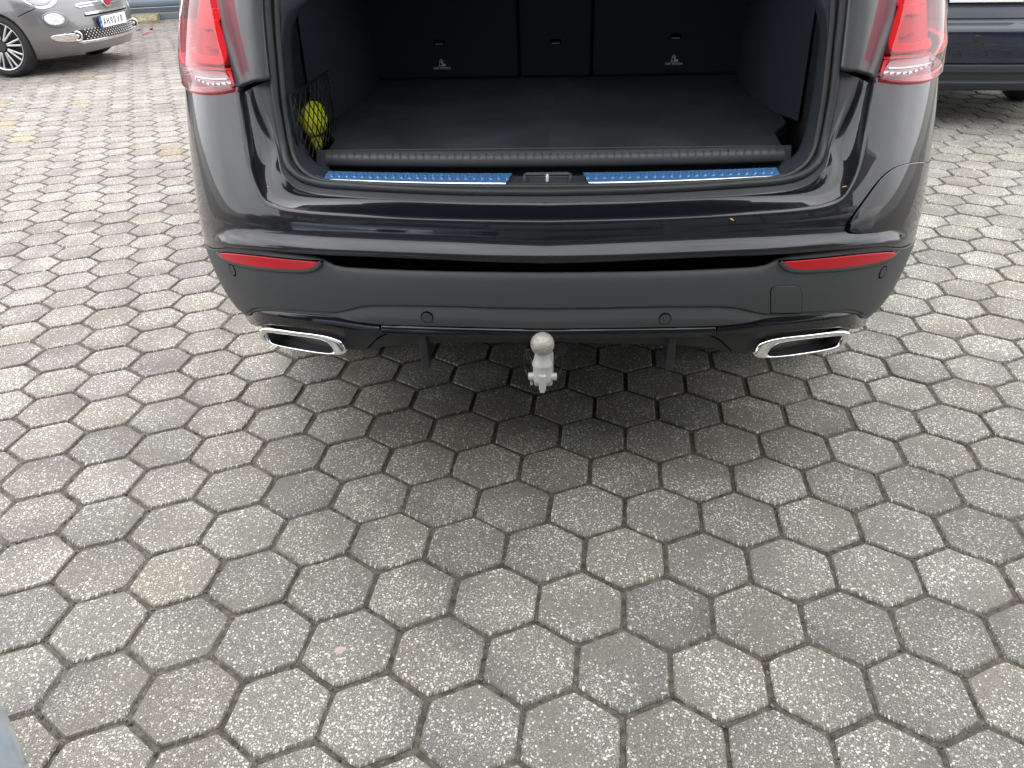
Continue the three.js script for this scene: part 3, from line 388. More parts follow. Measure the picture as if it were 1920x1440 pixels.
for (const s of [1, -1]) {
  const zs = [-0.07, -0.2, -0.35, -0.5, -0.7, -0.9, -1.12], ys = [0.72, 0.80, 0.9, 1.0, 1.1, 1.25, 1.5];
  const rows = ys.map(y => zs.map(z => V(shellX(z, s) - s * 0.02 * smoothstep(y, 1.1, 1.5), y, z - (0.07 + 0.42 * Math.max(0, y - 0.78)) * (1 + z / 1.13))));
  part('boot_side_trim', grid(s > 0 ? rows : rows.map(r => r.slice().reverse())), M.wall, suv);
  // storage recess frame and wheel arch bulge
  const rec = [[-0.13, 0.885], [-0.125, 0.97], [-0.15, 1.06], [-0.22, 1.12], [-0.40, 1.16], [-0.44, 1.10], [-0.44, 1.0], [-0.38, 0.93], [-0.26, 0.885], [-0.18, 0.87]].map(p => V(shellX(p[0], s) - s * 0.004, p[1], p[0]));
  const rp = new THREE.CatmullRomCurve3(rec, true).getPoints(60); const cen = rp.reduce((a, p) => a.add(p.clone().multiplyScalar(1 / 61)), V());
  part('storage_recess', grid([rp, rp.map(p => lerp(p, cen, 0.05).add(V(s * 0.001, 0, 0))), rp.map(p => lerp(p, cen, 0.6)), rp.map(() => cen)]), M.void, suv);
  part('arch_trim', grid([0.80, 0.86, 0.95, 1.05, 1.2].map((y, k) => [-0.42, -0.52, -0.7, -0.85, -1.0, -1.1].map((z, i) => V(s * (0.60 - [0, 0.035, 0.05, 0.05, 0.04, 0.03][i] * [1, 1, 0.9, 0.6, 0.1][k]), y, z)))), M.felt, suv);
}
{
  const ang = 0.10, seat = (x0, x1, h) => { const g = new RoundedBoxGeometry(x1 - x0, h, 0.08, 4, 0.014); return g.translate((x0 + x1) / 2, h / 2, -0.04).rotateX(ang).translate(0, 0.797, -1.075); };
  const seats = [[-0.62, -0.119], [-0.111, 0.111], [0.119, 0.64]].map(([a, b]) => part('seat_back', seat(a, b, 0.62), M.felt, suv));
  part('seat_gap', box(1.3, 0.7, 0.02, 0, 1.13, -1.16, 0), M.void, suv);
  const face = (x, y) => V(x, y, -1.075 + (y - 0.797) * Math.tan(ang));
  const at = [[0, [[-.3635,.91,-1.055]][0]], [1, [[.0014,.9059,-1.055]][0]], [2, [[.3701,.9145,-1.055]][0]]];
  for (const [k, q] of at) { const f = face(q[0], q[1]); part('anchor_slot', box(0.034, 0.016, 0.004, f.x, f.y, f.z + 0.001, 0.001), M.void, seats[k]); part('anchor_bar', box(0.026, 0.0028, 0.005, f.x, f.y - 0.004, f.z + 0.004, 0.001), M.alu, seats[k]); }
  const tt = canvasTex(256, 160, (c, w, h) => { c.clearRect(0, 0, w, h); c.fillStyle = '#e8ecee'; c.strokeStyle = '#e8ecee'; c.font = 'bold 44px sans-serif'; c.textAlign = 'center'; c.fillText('TOP TETHER', 128, 150, 250); c.lineWidth = 9; c.beginPath(); c.moveTo(92, 104); c.lineTo(104, 32); c.quadraticCurveTo(112, 8, 136, 16); c.lineTo(150, 44); c.stroke(); c.beginPath(); c.moveTo(112, 36); c.lineTo(132, 32); c.lineTo(152, 74); c.lineTo(178, 70); c.lineTo(190, 104); c.lineTo(112, 106); c.lineTo(106, 96); c.lineTo(140, 90); c.closePath(); c.fill(); c.beginPath(); c.moveTo(84, 96); c.lineTo(104, 100); c.lineTo(92, 116); c.fill(); });
  const tm = new THREE.MeshStandardMaterial({ map: tt, alphaTest: 0.4, roughness: 0.7 });
  for (const [k, q] of [[0, [[-.3612,.8449,-1.065]][0]], [2, [[.3708,.8464,-1.065]][0]]]) { const f = face(q[0], q[1]); const m = part('tether_print', new THREE.PlaneGeometry(0.056, 0.035).rotateX(ang), tm, seats[k]); m.position.set(f.x, f.y, f.z + 0.0015); }
}
// net pocket on the left boot wall
{
  const X = -0.538, segs = [], gz = k => -0.095 - k * 0.30, p = (u, v) => V(X + 0.012 * Math.sin(u * 3.1) * (1 - Math.abs(v - 0.4)), 0.79 + 0.145 * v - 0.02 * u * (1 - v) * 0, gz(u));
  const nu = 9, nv = 8;
  for (let i = 0; i <= nu; i++) for (let j = 0; j < nv; j++) for (const s of [1, -1]) { const a = i + (j % 2 ? 0.5 : 0), b = a + s * 0.5; if (a > nu || b < 0 || b > nu) continue; segs.push(rod(p(a / nu, j / nv), p(b / nu, (j + 1) / nv), 0.0014, 5)); }
  segs.push(rod(p(0, 1), p(1, 1), 0.004, 8), rod(p(0, 0), p(0, 1), 0.003, 8), rod(p(1, 0), p(1, 1), 0.003, 8));
  part('storage_net', segs, M.black, suv);
}
// tail lamps
for (const s of [1, -1]) {
  const f = q => s > 0 ? q : mirrorOnly(q);
  const inner = smooth2([[.4608,.947],[.4728,.9889],[.4916,1.0395],[.5055,1.0824],[.5295,1.1369]], 20), low = smooth2([...[[.4608,.947],[.4966,.9382],[.5464,.9311],[.5948,.9281],[.6391,.9295]], [0.74, 0.929], [1.0, 0.92], [1.12, 0.92]], 30);
  const lamp = new THREE.Group(); lamp.name = 'tail_lamp'; suv.add(lamp); lamp.userData.label = s > 0 ? 'right red tail lamp mirroring white sky' : 'left red tail lamp beside the parked hatchback';
  const top = [[1.12, 1.2], inner[inner.length - 1].map((v, i) => i ? v : v)];
  const split = smooth2([...[[.4717,.9839],[.4983,.9798],[.5567,.9752],[.6137,.9714]], [0.74, 0.988], [1.0, 0.982], [1.12, 0.98]], 26), iy = split[0][1];
  part('clear_lens', patch(sf, f([...low, ...split.slice().reverse(), ...inner.filter(p => p[1] < iy - 0.003 && p[1] > low[0][1] + 0.002).reverse()]), { off: (t, y) => 0.012 + 0.006 * smoothstep(y, 0.92, 0.99), r: 0.0006, deep: 0.0005, dy: 0.012 }), M.clearLens, lamp);
  part('lens_rim', patch(sf, f([...low.map(p => [p[0], p[1] - 0.001]), ...low.slice().reverse().map(p => [p[0], p[1] + 0.007])]), { off: 0.010, r: 0.004, deep: 0.014 }), M.redLens, lamp);
  part('lens', patch(sf, f([...split.map(p => [p[0], p[1] + 0.0008]), [1.12, 1.2], ...inner.filter(p => p[1] > iy + 0.003).reverse()]), { off: (t, y) => 0.012 + 0.006 * smoothstep(y, 0.92, 0.99), r: 0.003, deep: 0.012 }), M.redLens, lamp);
  part('lamp_housing', patch(sf, f([...low, [1.12, 1.2], ...inner.slice(1).reverse()].map(p => [p[0] * 1.0, p[1]])), { off: -0.022, r: 0.001, deep: 0.01 }), M.redDeep, lamp);
  part('light_guide', patch(sf, f(smooth2([...[[.5183,1.0719],[.5041,1.0487],[.4899,1.0105],[.4922,.9989],[.5057,.9922],[.5396,.9899],[.5866,.9873],[.6378,.9865]], ...[[.638,.9965],[.5867,.999],[.5321,1.0019],[.5098,1.0064],[.5113,1.0195],[.5215,1.0469],[.532,1.0564],[.587,1.0547],[.588,1.0673],[.5358,1.0722]]], 70)), { off: -0.006, r: 0.003, deep: 0.01, dt: 0.02, dy: 0.01 }), M.redGuide, lamp);
  part('light_guide', patch(sf, f([...[[.5129,1.0743],[.5094,1.0821],[.5156,1.0947],[.6062,1.0891],[.6035,1.0697]]]), { off: -0.007, r: 0.002, deep: 0.008 }), M.redGuide, lamp);
  part('light_bar', patch(sf, f([[.4783,.9855],[.5247,.9827],[.6386,.9734],[.639,.9703],[.5248,.9799],[.4783,.9827]]), { off: -0.006, r: 0.001, deep: 0.006, dy: 0.004 }), M.redGuide, lamp);
  part('light_bar', patch(sf, f([[.4713,.9602],[.4784,.9799],[.4887,.9796],[.4819,.9729],[.477,.9557]]), { off: -0.006, r: 0.001, deep: 0.006, dy: 0.006 }), M.redGuide, lamp);
  part('reversing_lamp', patch(sf, f([[.4793,.9545],[.4855,.9678],[.4947,.976],[.5111,.9768],[.5604,.9733],[.6312,.9675],[.6327,.9573],[.5845,.9506],[.5417,.9461]]), { off: -0.008, r: 0.002, deep: 0.008, dy: 0.01 }), M.lampGrey, lamp);
  part('lamp_cell', patch(sf, f([[.514,1.0192],[.5115,1.028],[.5173,1.0455],[.5259,1.0522],[.5494,1.0518],[.5654,1.0463],[.5683,1.0207],[.5484,1.0211],[.5401,1.0182]]), { off: -0.012, r: 0.002, deep: 0.006, dy: 0.01 }), M.redDeep, lamp);
  const teeth = []; const ql = [[.4868,.9662],[.5255,.9617],[.567,.9594],[.633,.9553],[.6333,.9537],[.5671,.9577],[.5256,.96],[.4868,.9645]]; part('chrome_line', patch(sf, f(ql), { off: -0.004, r: 0.0004, deep: 0.002, dy: 0.003 }), M.chrome, lamp);
  for (const [x, y] of [[1664, 135], [1676, 136], [1688, 136.5], [1700, 136], [1711, 135], [1722, 132], [1732, 128], [1740, 124]]) teeth.push([x, y]);
  const tq = [[.4802,.9581],[.4943,.9554],[.5096,.953],[.5262,.9512],[.543,.9498],[.5621,.95],[.5822,.9509],[.6015,.952]];
  part('chrome_teeth', tq.map(q => patch(sf, f([[q[0] - 0.004, q[1] - 0.002], [q[0] + 0.007, q[1] + 0.001], [q[0] - 0.003, q[1] + 0.0022]]), { off: -0.004, r: 0.0004, deep: 0.002, dy: 0.004 })), M.chrome, lamp);
}
// roof, tailgate, glasshouse, wheels: mostly above the frame, they shade and are mirrored
part('roof', [box(1.30, 0.05, 2.2, 0, 1.63, -1.75, 0.024), box(0.16, 0.5, 0.5, 0.70, 1.40, -0.60, 0.04), box(0.16, 0.5, 0.5, -0.70, 1.40, -0.60, 0.04), box(1.3, 0.10, 0.16, 0, 1.58, -0.62, 0.04)], M.paint, suv);
for (const s of [1, -1]) part('side_window', grid([[V(s * 0.86, 1.10, -0.5), V(s * 0.87, 1.08, -3.3)], [V(s * 0.66, 1.62, -0.7), V(s * 0.66, 1.62, -2.7)]]), M.glass, suv);
part('windscreen', grid([[V(-0.84, 1.06, -3.55), V(0.84, 1.06, -3.55)], [V(-0.64, 1.63, -2.75), V(0.64, 1.63, -2.75)]]), M.glass, suv);
part('bonnet', grid([[-0.85, -0.5, 0, 0.5, 0.85].map(x => V(x, 0.99 - 0.1 * x * x, -4.35)), [-0.88, -0.5, 0, 0.5, 0.88].map(x => V(x, 1.09 - 0.06 * x * x, -3.5))]), M.paint, suv);
part('front_end', box(1.8, 0.62, 0.12, 0, 0.67, -4.36, 0.05), M.paint, suv);
{ const tg = part('tailgate', [new RoundedBoxGeometry(1.34, 0.09, 1.06, 4, 0.04).rotateX(-0.42).translate(0, 1.83, -0.13)], M.plasticDark, suv); part('tailgate_skin', new RoundedBoxGeometry(1.5, 0.02, 1.2, 3, 0.009).rotateX(-0.42).translate(0, 1.90, -0.13), M.paint, tg); }
function wheel(parent, name, x, y, z, R, r, w, spokes, s, capM = M.black) {
  const g = new THREE.Group(); g.name = name; g.position.set(x, y, z); parent.add(g);
  const tp = [[r, -w / 2 + 0.01], [r + 0.02, -w / 2], [R - 0.03, -w / 2 - 0.004], [R - 0.008, -w / 2 + 0.02], [R, -w / 2 + 0.05], [R, w / 2 - 0.05], [R - 0.008, w / 2 - 0.02], [R - 0.03, w / 2 + 0.004], [r + 0.02, w / 2], [r, w / 2 - 0.01]].map(p => new THREE.Vector2(p[0], p[1]));
  part('tyre', new THREE.LatheGeometry(tp, 56).rotateZ(-Math.PI / 2 * s), M.tyre, g);
  part('rim', new THREE.LatheGeometry([[r - 0.014, w / 2 - 0.03], [r - 0.008, w / 2 - 0.008], [r + 0.004, w / 2 + 0.001], [r + 0.002, w / 2 - 0.01], [r - 0.002, -w / 2 + 0.02]].map(p => new THREE.Vector2(p[0], p[1])), 56).rotateZ(-Math.PI / 2 * s), M.rim, g);
  part('brake', new THREE.CylinderGeometry(r - 0.01, r - 0.01, 0.02, 40).rotateZ(Math.PI / 2).translate(s * (w / 2 - 0.09), 0, 0), M.black, g);
  const sg = spokes.map ? spokes : null; void sg;
  for (let k = 0; k < spokes; k++) for (const o of [-1, 1]) {
    const a = (k + 0.5) / spokes * 6.2832, q = [V(0, 0.055, o * 0.006), V(0, r - 0.008, o * (0.45 * r * Math.PI / spokes))];
    const sp = box(0.016, q[1].y - q[0].y, 0.018, 0, (q[1].y + q[0].y) / 2, 0, 0.006).rotateX(Math.atan2(q[1].z - q[0].z, q[1].y - q[0].y)).translate(s * (w / 2 - 0.012), 0, q[0].z).rotateX(a);
    part('spoke', sp, M.rim, g);
  }
  part('hub_cap', new THREE.CylinderGeometry(0.045, 0.052, 0.02, 28).rotateZ(-Math.PI / 2 * s).translate(s * (w / 2 - 0.004), 0, 0), capM, g);
  return g;
}
for (const z of [-0.93, -3.76]) for (const s of [1, -1]) wheel(suv, 'wheel', s * 0.79, 0.36, z, 0.36, 0.245, 0.235, 5, s);

// ---------------------------------------------------------------- yellow pouch behind the net
{
  const q = [[-.57,.8376,-.3296]][0], o = thing('safety_vest_pouch', 'bright yellow round pouch stuffed behind the black net of the boot', 'pouch', P(q).applyAxisAngle(V(0, 1, 0), D.pose.yaw).add(V(D.pose.x, 0, D.pose.z)).toArray(), D.pose.yaw);
  const ym = std([0.86, 0.95, 0.03], 0.6, { bumpMap: dustTex, bumpScale: 0.004 });
  const g = new THREE.SphereGeometry(0.041, 36, 24), p = g.attributes.position; for (let i = 0; i < p.count; i++) { const k = 1 + 0.10 * noise.noise(p.getX(i) * 40, p.getY(i) * 40, p.getZ(i) * 40); p.setXYZ(i, p.getX(i) * k * 0.75, p.getY(i) * k, p.getZ(i) * k * 1.35); } g.computeVertexNormals(); part('pouch_body', g, ym, o);
  part('pouch_tail', new THREE.LatheGeometry([[0, -0.078], [0.010, -0.074], [0.017, -0.058], [0.023, -0.042], [0.021, -0.034], [0, -0.03]].map(a => new THREE.Vector2(...a)), 24).scale(0.8, 1, 1.4), ym, o);
  part('pouch_strap', new THREE.TorusGeometry(0.017, 0.0055, 8, 28).rotateX(1.4).scale(0.9, 1, 1.5).translate(0.006, -0.032, 0), M.black, o);
}
// ---------------------------------------------------------------- leaves
function leaf(p, s, turn, c, label, parent) { const sh = new THREE.Shape(); sh.moveTo(0, -1); sh.quadraticCurveTo(0.7, -0.2, 0, 1); sh.quadraticCurveTo(-0.7, -0.2, 0, -1); const g = new THREE.ExtrudeGeometry(sh, { depth: 0.05, bevelEnabled: true, bevelSize: 0.05, bevelThickness: 0.05, bevelSegments: 1, curveSegments: 8 }).scale(s, s, s).rotateX(-Math.PI / 2); const q = g.attributes.position; for (let i = 0; i < q.count; i++) q.setY(i, q.getY(i) + 3 * q.getX(i) ** 2 / s * 0.25 + 0.2 * s * Math.sin(q.getZ(i) / s * 1.5)); g.computeVertexNormals(); const o = new THREE.Mesh(g, std(c, 0.7)); o.name = numbered('fallen_leaf'); o.castShadow = true; o.position.set(...p); o.rotation.y = turn; scene.add(o); return tag(o, label, 'leaf'); }
const toWorld = a => P(a).applyAxisAngle(V(0, 1, 0), D.pose.yaw).add(V(D.pose.x, 0, D.pose.z)).toArray();
const bits = [[-.5765,.7785,.012],[.5877,.7703,.012]]; const bits2 = [[-.3299,.729,.0748],[.3612,.729,.0837]];
[[bits[0], 'tiny orange leaf scrap on the left corner of the boot ledge'], [bits[1], 'tiny yellow leaf scrap on the right corner of the boot ledge'], [bits2[0], 'tiny orange leaf scrap on the bumper edge left of centre'], [bits2[1], 'tiny orange leaf scrap on the bumper edge right of centre']].forEach(([p, l], i) => leaf(toWorld([p[0], p[1], p[2] + 0.008]), 0.0045, i * 1.3, [0.75, 0.42, 0.14], l));
leaf([-4.84, 0.012, -12.0], 0.06, 0.5, [0.42, 0.02, 0.05], 'red leaf on the pavers in front of the grey shutter, upper of two'); leaf([-4.72, 0.012, -11.5], 0.05, 2.0, [0.35, 0.05, 0.06], 'dull red leaf on the pavers in front of the grey shutter, lower of two'); leaf([-5.0, 0.012, -12.0], 0.055, 1.4, [0.18, 0.10, 0.07], 'brown leaf on the pavers left of the red leaf');

{ // dried gum on one paver
  const g = new THREE.SphereGeometry(1, 20, 10), p = g.attributes.position; for (let i = 0; i < p.count; i++) { const k = 1 + 0.3 * noise.noise(p.getX(i) * 2, 1, p.getZ(i) * 2); p.setXYZ(i, p.getX(i) * k * 0.011, p.getY(i) * 0.0012, p.getZ(i) * k * 0.010); } g.computeVertexNormals();
  const o = new THREE.Mesh(g, std([0.36, 0.29, 0.25], 0.85)); o.name = 'gum_spot'; o.position.set(-0.357, 0.0012, -1.089); o.castShadow = o.receiveShadow = true; scene.add(o); tag(o, 'pale round dried gum spot on a paver, lower left of centre', 'gum spot');
}
// ---------------------------------------------------------------- grey hatchback
{
  const F = {"pose":{"x":-4,"z":-8.99,"yaw":1.4656},"D":{"y":[0.14,0.2,0.3,0.4,0.5,0.6,0.7,0.8,0.9],"W":[0.7,0.75,0.79,0.805,0.81,0.81,0.8,0.77,0.7],"R":[-0.06,-0.02,0,0,-0.01,-0.03,-0.08,-0.25,-0.6],"n":2.4,"L":0.5}}, fs = makeSurf(F.D), car = thing('hatchback', 'grey small hatchback with round lamps and chrome grille at the upper left', 'car', [F.pose.x, 0, F.pose.z], F.pose.yaw);
  const pm = phy([0.205, 0.203, 0.208], 0.34, { metalness: 0.6, clearcoat: 1, clearcoatRoughness: 0.03 });
  const az = F.D.L - 0.02; // arch centre, metres behind the start of the straight side
  const A = (e0, R) => Array.from({ length: 21 }, (_, i) => { const a = Math.PI * i / 20; return [1 + e0 - R * Math.cos(a), 0.275 + R * Math.sin(a)]; });
  const eF = 0.225, eR = eF + 2.3;
  const bot = smooth2([[-.5441,.1463],[-.0911,.1774]].concat([[0, 0.19]]), 10); void bot;
  const half = [[0, 0.185], [0.3, 0.18], [0.55, 0.165], [0.75, 0.155], [0.9, 0.15], [1 + eF - 0.335, 0.16], ...A(eF, 0.325), [1 + eF + 0.335, 0.19], [1 + eR - 0.335, 0.19], ...A(eR, 0.325), [1 + eR + 0.335, 0.2], [1 + eR + 0.5, 0.3], [1 + eR + 0.5, 0.86], [1 + eF + 0.9, 0.86], [1.0, 0.82], [0, 0.82]];
  part('body_shell', patch(fs, mirror2(half), { off: 0, r: 0.012, deep: 0.05, dt: 0.03, dy: 0.025 }), pm, car);
  part('bonnet', grid([0, 0.25, 0.5, 0.75, 1].map(k => [-1, -0.6, -0.2, 0.2, 0.6, 1].map(u => V(u * (0.70 - 0.02 * k), 0.82 + 0.12 * k - 0.03 * u * u * (1 - k * 0.5), -0.34 - 0.75 * k)))), pm, car);
  part('cabin', grid([[0.7, 0.9, -0.95], [0.66, 1.15, -1.3], [0.58, 1.42, -1.7], [0.56, 1.48, -2.2], [0.56, 1.44, -2.9], [0.66, 0.95, -3.4]].map(([w, y, z]) => [-1, -0.98, -0.9, 0, 0.9, 0.98, 1].map((u, i) => V(u * w, [0.86, y - 0.12, y - 0.03, y, y - 0.03, y - 0.12, 0.86][i], z)))), M.glass, car);
  part('inner_core', box(1.3, 0.5, 2.9, 0, 0.52, -1.75, 0.05), M.void, car);
  part('front_core', box(0.9, 0.3, 0.3, 0, 0.42, -0.30, 0.05), M.void, car);
  for (const z of [-F.D.L - 0.0 - eF, -F.D.L - eR]) for (const s of [1, -1]) wheel(car, 'wheel', s * 0.715, 0.285, z, 0.285, 0.212, 0.19, 9, s, std([0.03, 0.033, 0.038], 0.35));
  const P2 = (name, pts, m, o, parent = car) => part(name, patch(fs, pts, { off: 0.004, r: 0.003, deep: 0.006, dt: 0.02, dy: 0.015, ...o }), m, parent);
  const ell = (t, y, a, b, tilt = 0, n = 36) => Array.from({ length: n }, (_, i) => { const q = i / n * 6.2832, x = Math.cos(q) * a, z = Math.sin(q) * b; return [t + x * Math.cos(tilt) - z * Math.sin(tilt), y + x * Math.sin(tilt) + z * Math.cos(tilt)]; });
  // lower grille with chrome studs, framed by a chrome blade, two ring lamps
  const gh = smooth2([[0, 0.288], [0.2, 0.288], [0.38, 0.29], [0.45, 0.297], [0.495, 0.32], [0.505, 0.345], [0.48, 0.372], [0.42, 0.382], [0.3, 0.384], [0, 0.386]], 40), gr = mirror2(gh);
  const grille = P2('lower_grille', gr, M.black, { off: 0.003 });
  const stud = new THREE.SphereGeometry(0.0078, 10, 8);
  for (let j = 0; j < 5; j++) for (let i = -11; i <= 11; i++) { const t = (i + (j % 2 ? 0.5 : 0)) * 0.036, y = 0.298 + j * 0.0205; if (Math.abs(t) > 0.36 + 0.0 * j) continue; const q = fs.S(t, y).addScaledVector(fs.N0(t, y), 0.004), m = part('grille_stud', stud, M.chrome, grille); m.position.copy(q); m.scale.set(1, 1, 0.55); }
  for (const s of [1, -1]) { const q = fs.S(s * 0.445, 0.335), nn = fs.N0(s * 0.445, 0.335), g = new THREE.TorusGeometry(0.040, 0.011, 10, 32).scale(0.9, 1, 1); const lampG = part('fog_lamp', g, M.chrome, car); lampG.position.copy(q).addScaledVector(nn, 0.008); lampG.lookAt(lampG.position.clone().add(nn)); part('fog_lens', new THREE.SphereGeometry(0.018, 16, 10).scale(1, 1, 0.5), M.chrome, lampG); part('fog_bowl', new THREE.CylinderGeometry(0.036, 0.036, 0.01, 24).rotateX(Math.PI / 2).translate(0, 0, -0.004), M.black, lampG); }
  const arc = []; for (let i = 0; i <= 40; i++) { const k = i / 20 - 1; arc.push([k * 0.56, 0.275 + 0.085 * smoothstep(Math.abs(k), 0.72, 1.0) - 0.004 * (1 - k * k)]); }
  P2('chrome_blade', [...arc.map(p => [p[0], p[1] - 0.009]), ...arc.slice().reverse().map(p => [p[0] * 0.985, p[1] + 0.008])], M.chrome, { off: 0.008, r: 0.006, dy: 0.01 });
  for (const s of [1, -1]) { const w = smooth2([[-.6744,.3502],[-.6459,.3598],[-.5548,.3603],[-.4575,.3531],[-.4522,.3256],[-.4703,.2986],[-.5742,.3043],[-.6458,.3212],[-.6723,.3428]], 40); P2('chrome_whisker', s < 0 ? w : mirrorOnly(w), M.chrome, { off: 0.008, r: 0.006, dy: 0.01 });
    const dc = [[-.5763,.4975]][0]; const dr = ell(-dc[0], dc[1] + 0.002, 0.105, 0.062, 0.06); P2('lamp_ring', s > 0 ? dr : mirrorOnly(dr), pm, { off: 0.008, r: 0.01 }); const dl = ell(-dc[0] + 0.012, dc[1] + 0.004, 0.082, 0.048, 0.06); const L = P2('daytime_lamp', s > 0 ? dl : mirrorOnly(dl), std([0.62, 0.63, 0.65], 0.18, { metalness: 0.6, bumpMap: dustTex, bumpScale: 0.03 }), { off: 0.013, r: 0.004 });
    const hl = ell(0.63, 0.705, 0.15, 0.105); P2('headlamp', s > 0 ? hl : mirrorOnly(hl), M.chrome, { off: 0.008, r: 0.012 }); const hg = ell(0.635, 0.71, 0.12, 0.085); P2('headlamp_lens', s > 0 ? hg : mirrorOnly(hg), std([0.30, 0.31, 0.33], 0.12, { metalness: 0.6 }), { off: 0.016, r: 0.006 }); const hr = ell(0.60, 0.685, 0.05, 0.04); P2('headlamp_reflector', s > 0 ? hr : mirrorOnly(hr), M.white, { off: 0.02, r: 0.004 }); }
  // bonnet seam
  { const a = [[-.9294,.5439],[-.7717,.5893],[-.6101,.6297]], top = smooth2(a, 14), b = top.map(p => [p[0], p[1] - 0.005]).reverse(); for (const s of [-1, 1]) { const r = [...b, ...top]; P2('panel_seam', s < 0 ? r : mirrorOnly(r), M.void, { off: 0.0015, r: 0.0006, deep: 0.001, dy: 0.01 }); } }
  // moustache trims, badge
  P2('grille_bar', [...Array.from({ length: 21 }, (_, i) => [-0.30 + 0.03 * i, 0.508 + 0.0 * i]), ...Array.from({ length: 21 }, (_, i) => [0.30 - 0.03 * i, 0.523])], M.chrome, { off: 0.010, r: 0.005, dy: 0.01 });
  P2('grille_slot', [[-0.31, 0.496], [0.31, 0.496], [0.31, 0.505], [-0.31, 0.505]], M.void, { off: 0.003 });
  for (const s of [1, -1]) { const b = [[0.055, 0.583], [0.33, 0.578], [0.36, 0.592], [0.33, 0.607], [0.05, 0.607]]; P2('moustache_bar', s > 0 ? b : mirrorOnly(b), M.chrome, { off: 0.010, r: 0.007 }); const c = [[0.075, 0.590], [0.32, 0.586], [0.34, 0.592], [0.32, 0.599], [0.07, 0.600]]; P2('moustache_inset', s > 0 ? c : mirrorOnly(c), pm, { off: 0.0178, r: 0.001, deep: 0.001 }); }
  P2('badge', ell(0, 0.595, 0.052, 0.048), M.chrome, { off: 0.018, r: 0.006 }); P2('badge_face', ell(0, 0.597, 0.040, 0.037), std([0.30, 0.01, 0.03], 0.25), { off: 0.025, r: 0.002 });
  // number plate
  const pt = canvasTex(1024, 224, (c, w, h) => { c.fillStyle = '#f2f3f3'; c.fillRect(0, 0, w, h); c.fillStyle = '#1d56b4'; c.fillRect(0, 0, 92, h); c.fillStyle = '#f4d21a'; for (let i = 0; i < 12; i++) { c.beginPath(); c.arc(46 + 24 * Math.cos(i * 0.5236), 62 + 24 * Math.sin(i * 0.5236), 4, 0, 6.3); c.fill(); } c.fillStyle = '#fff'; c.font = 'bold 60px sans-serif'; c.textAlign = 'center'; c.fillText('P', 46, 186); c.fillStyle = '#16181a'; c.font = 'bold 190px sans-serif'; const put = (s, x) => { c.save(); c.translate(x, 182); c.scale(0.86, 1); c.fillText(s, 0, 0); c.restore(); }; ['A', 'H', '9', '0', 'V', 'R'].forEach((s, i) => put(s, [190, 318, 456, 572, 716, 848][i])); });
  const pl = part('number_plate', box(0.52, 0.11, 0.008, -0.025, 0.428, 0.014, 0.002), M.black, car); pl.rotation.x = 0; part('plate_face', new THREE.PlaneGeometry(0.512, 0.104).translate(-0.025, 0.428, 0.0185), new THREE.MeshStandardMaterial({ map: pt, roughness: 0.4 }), pl);
}

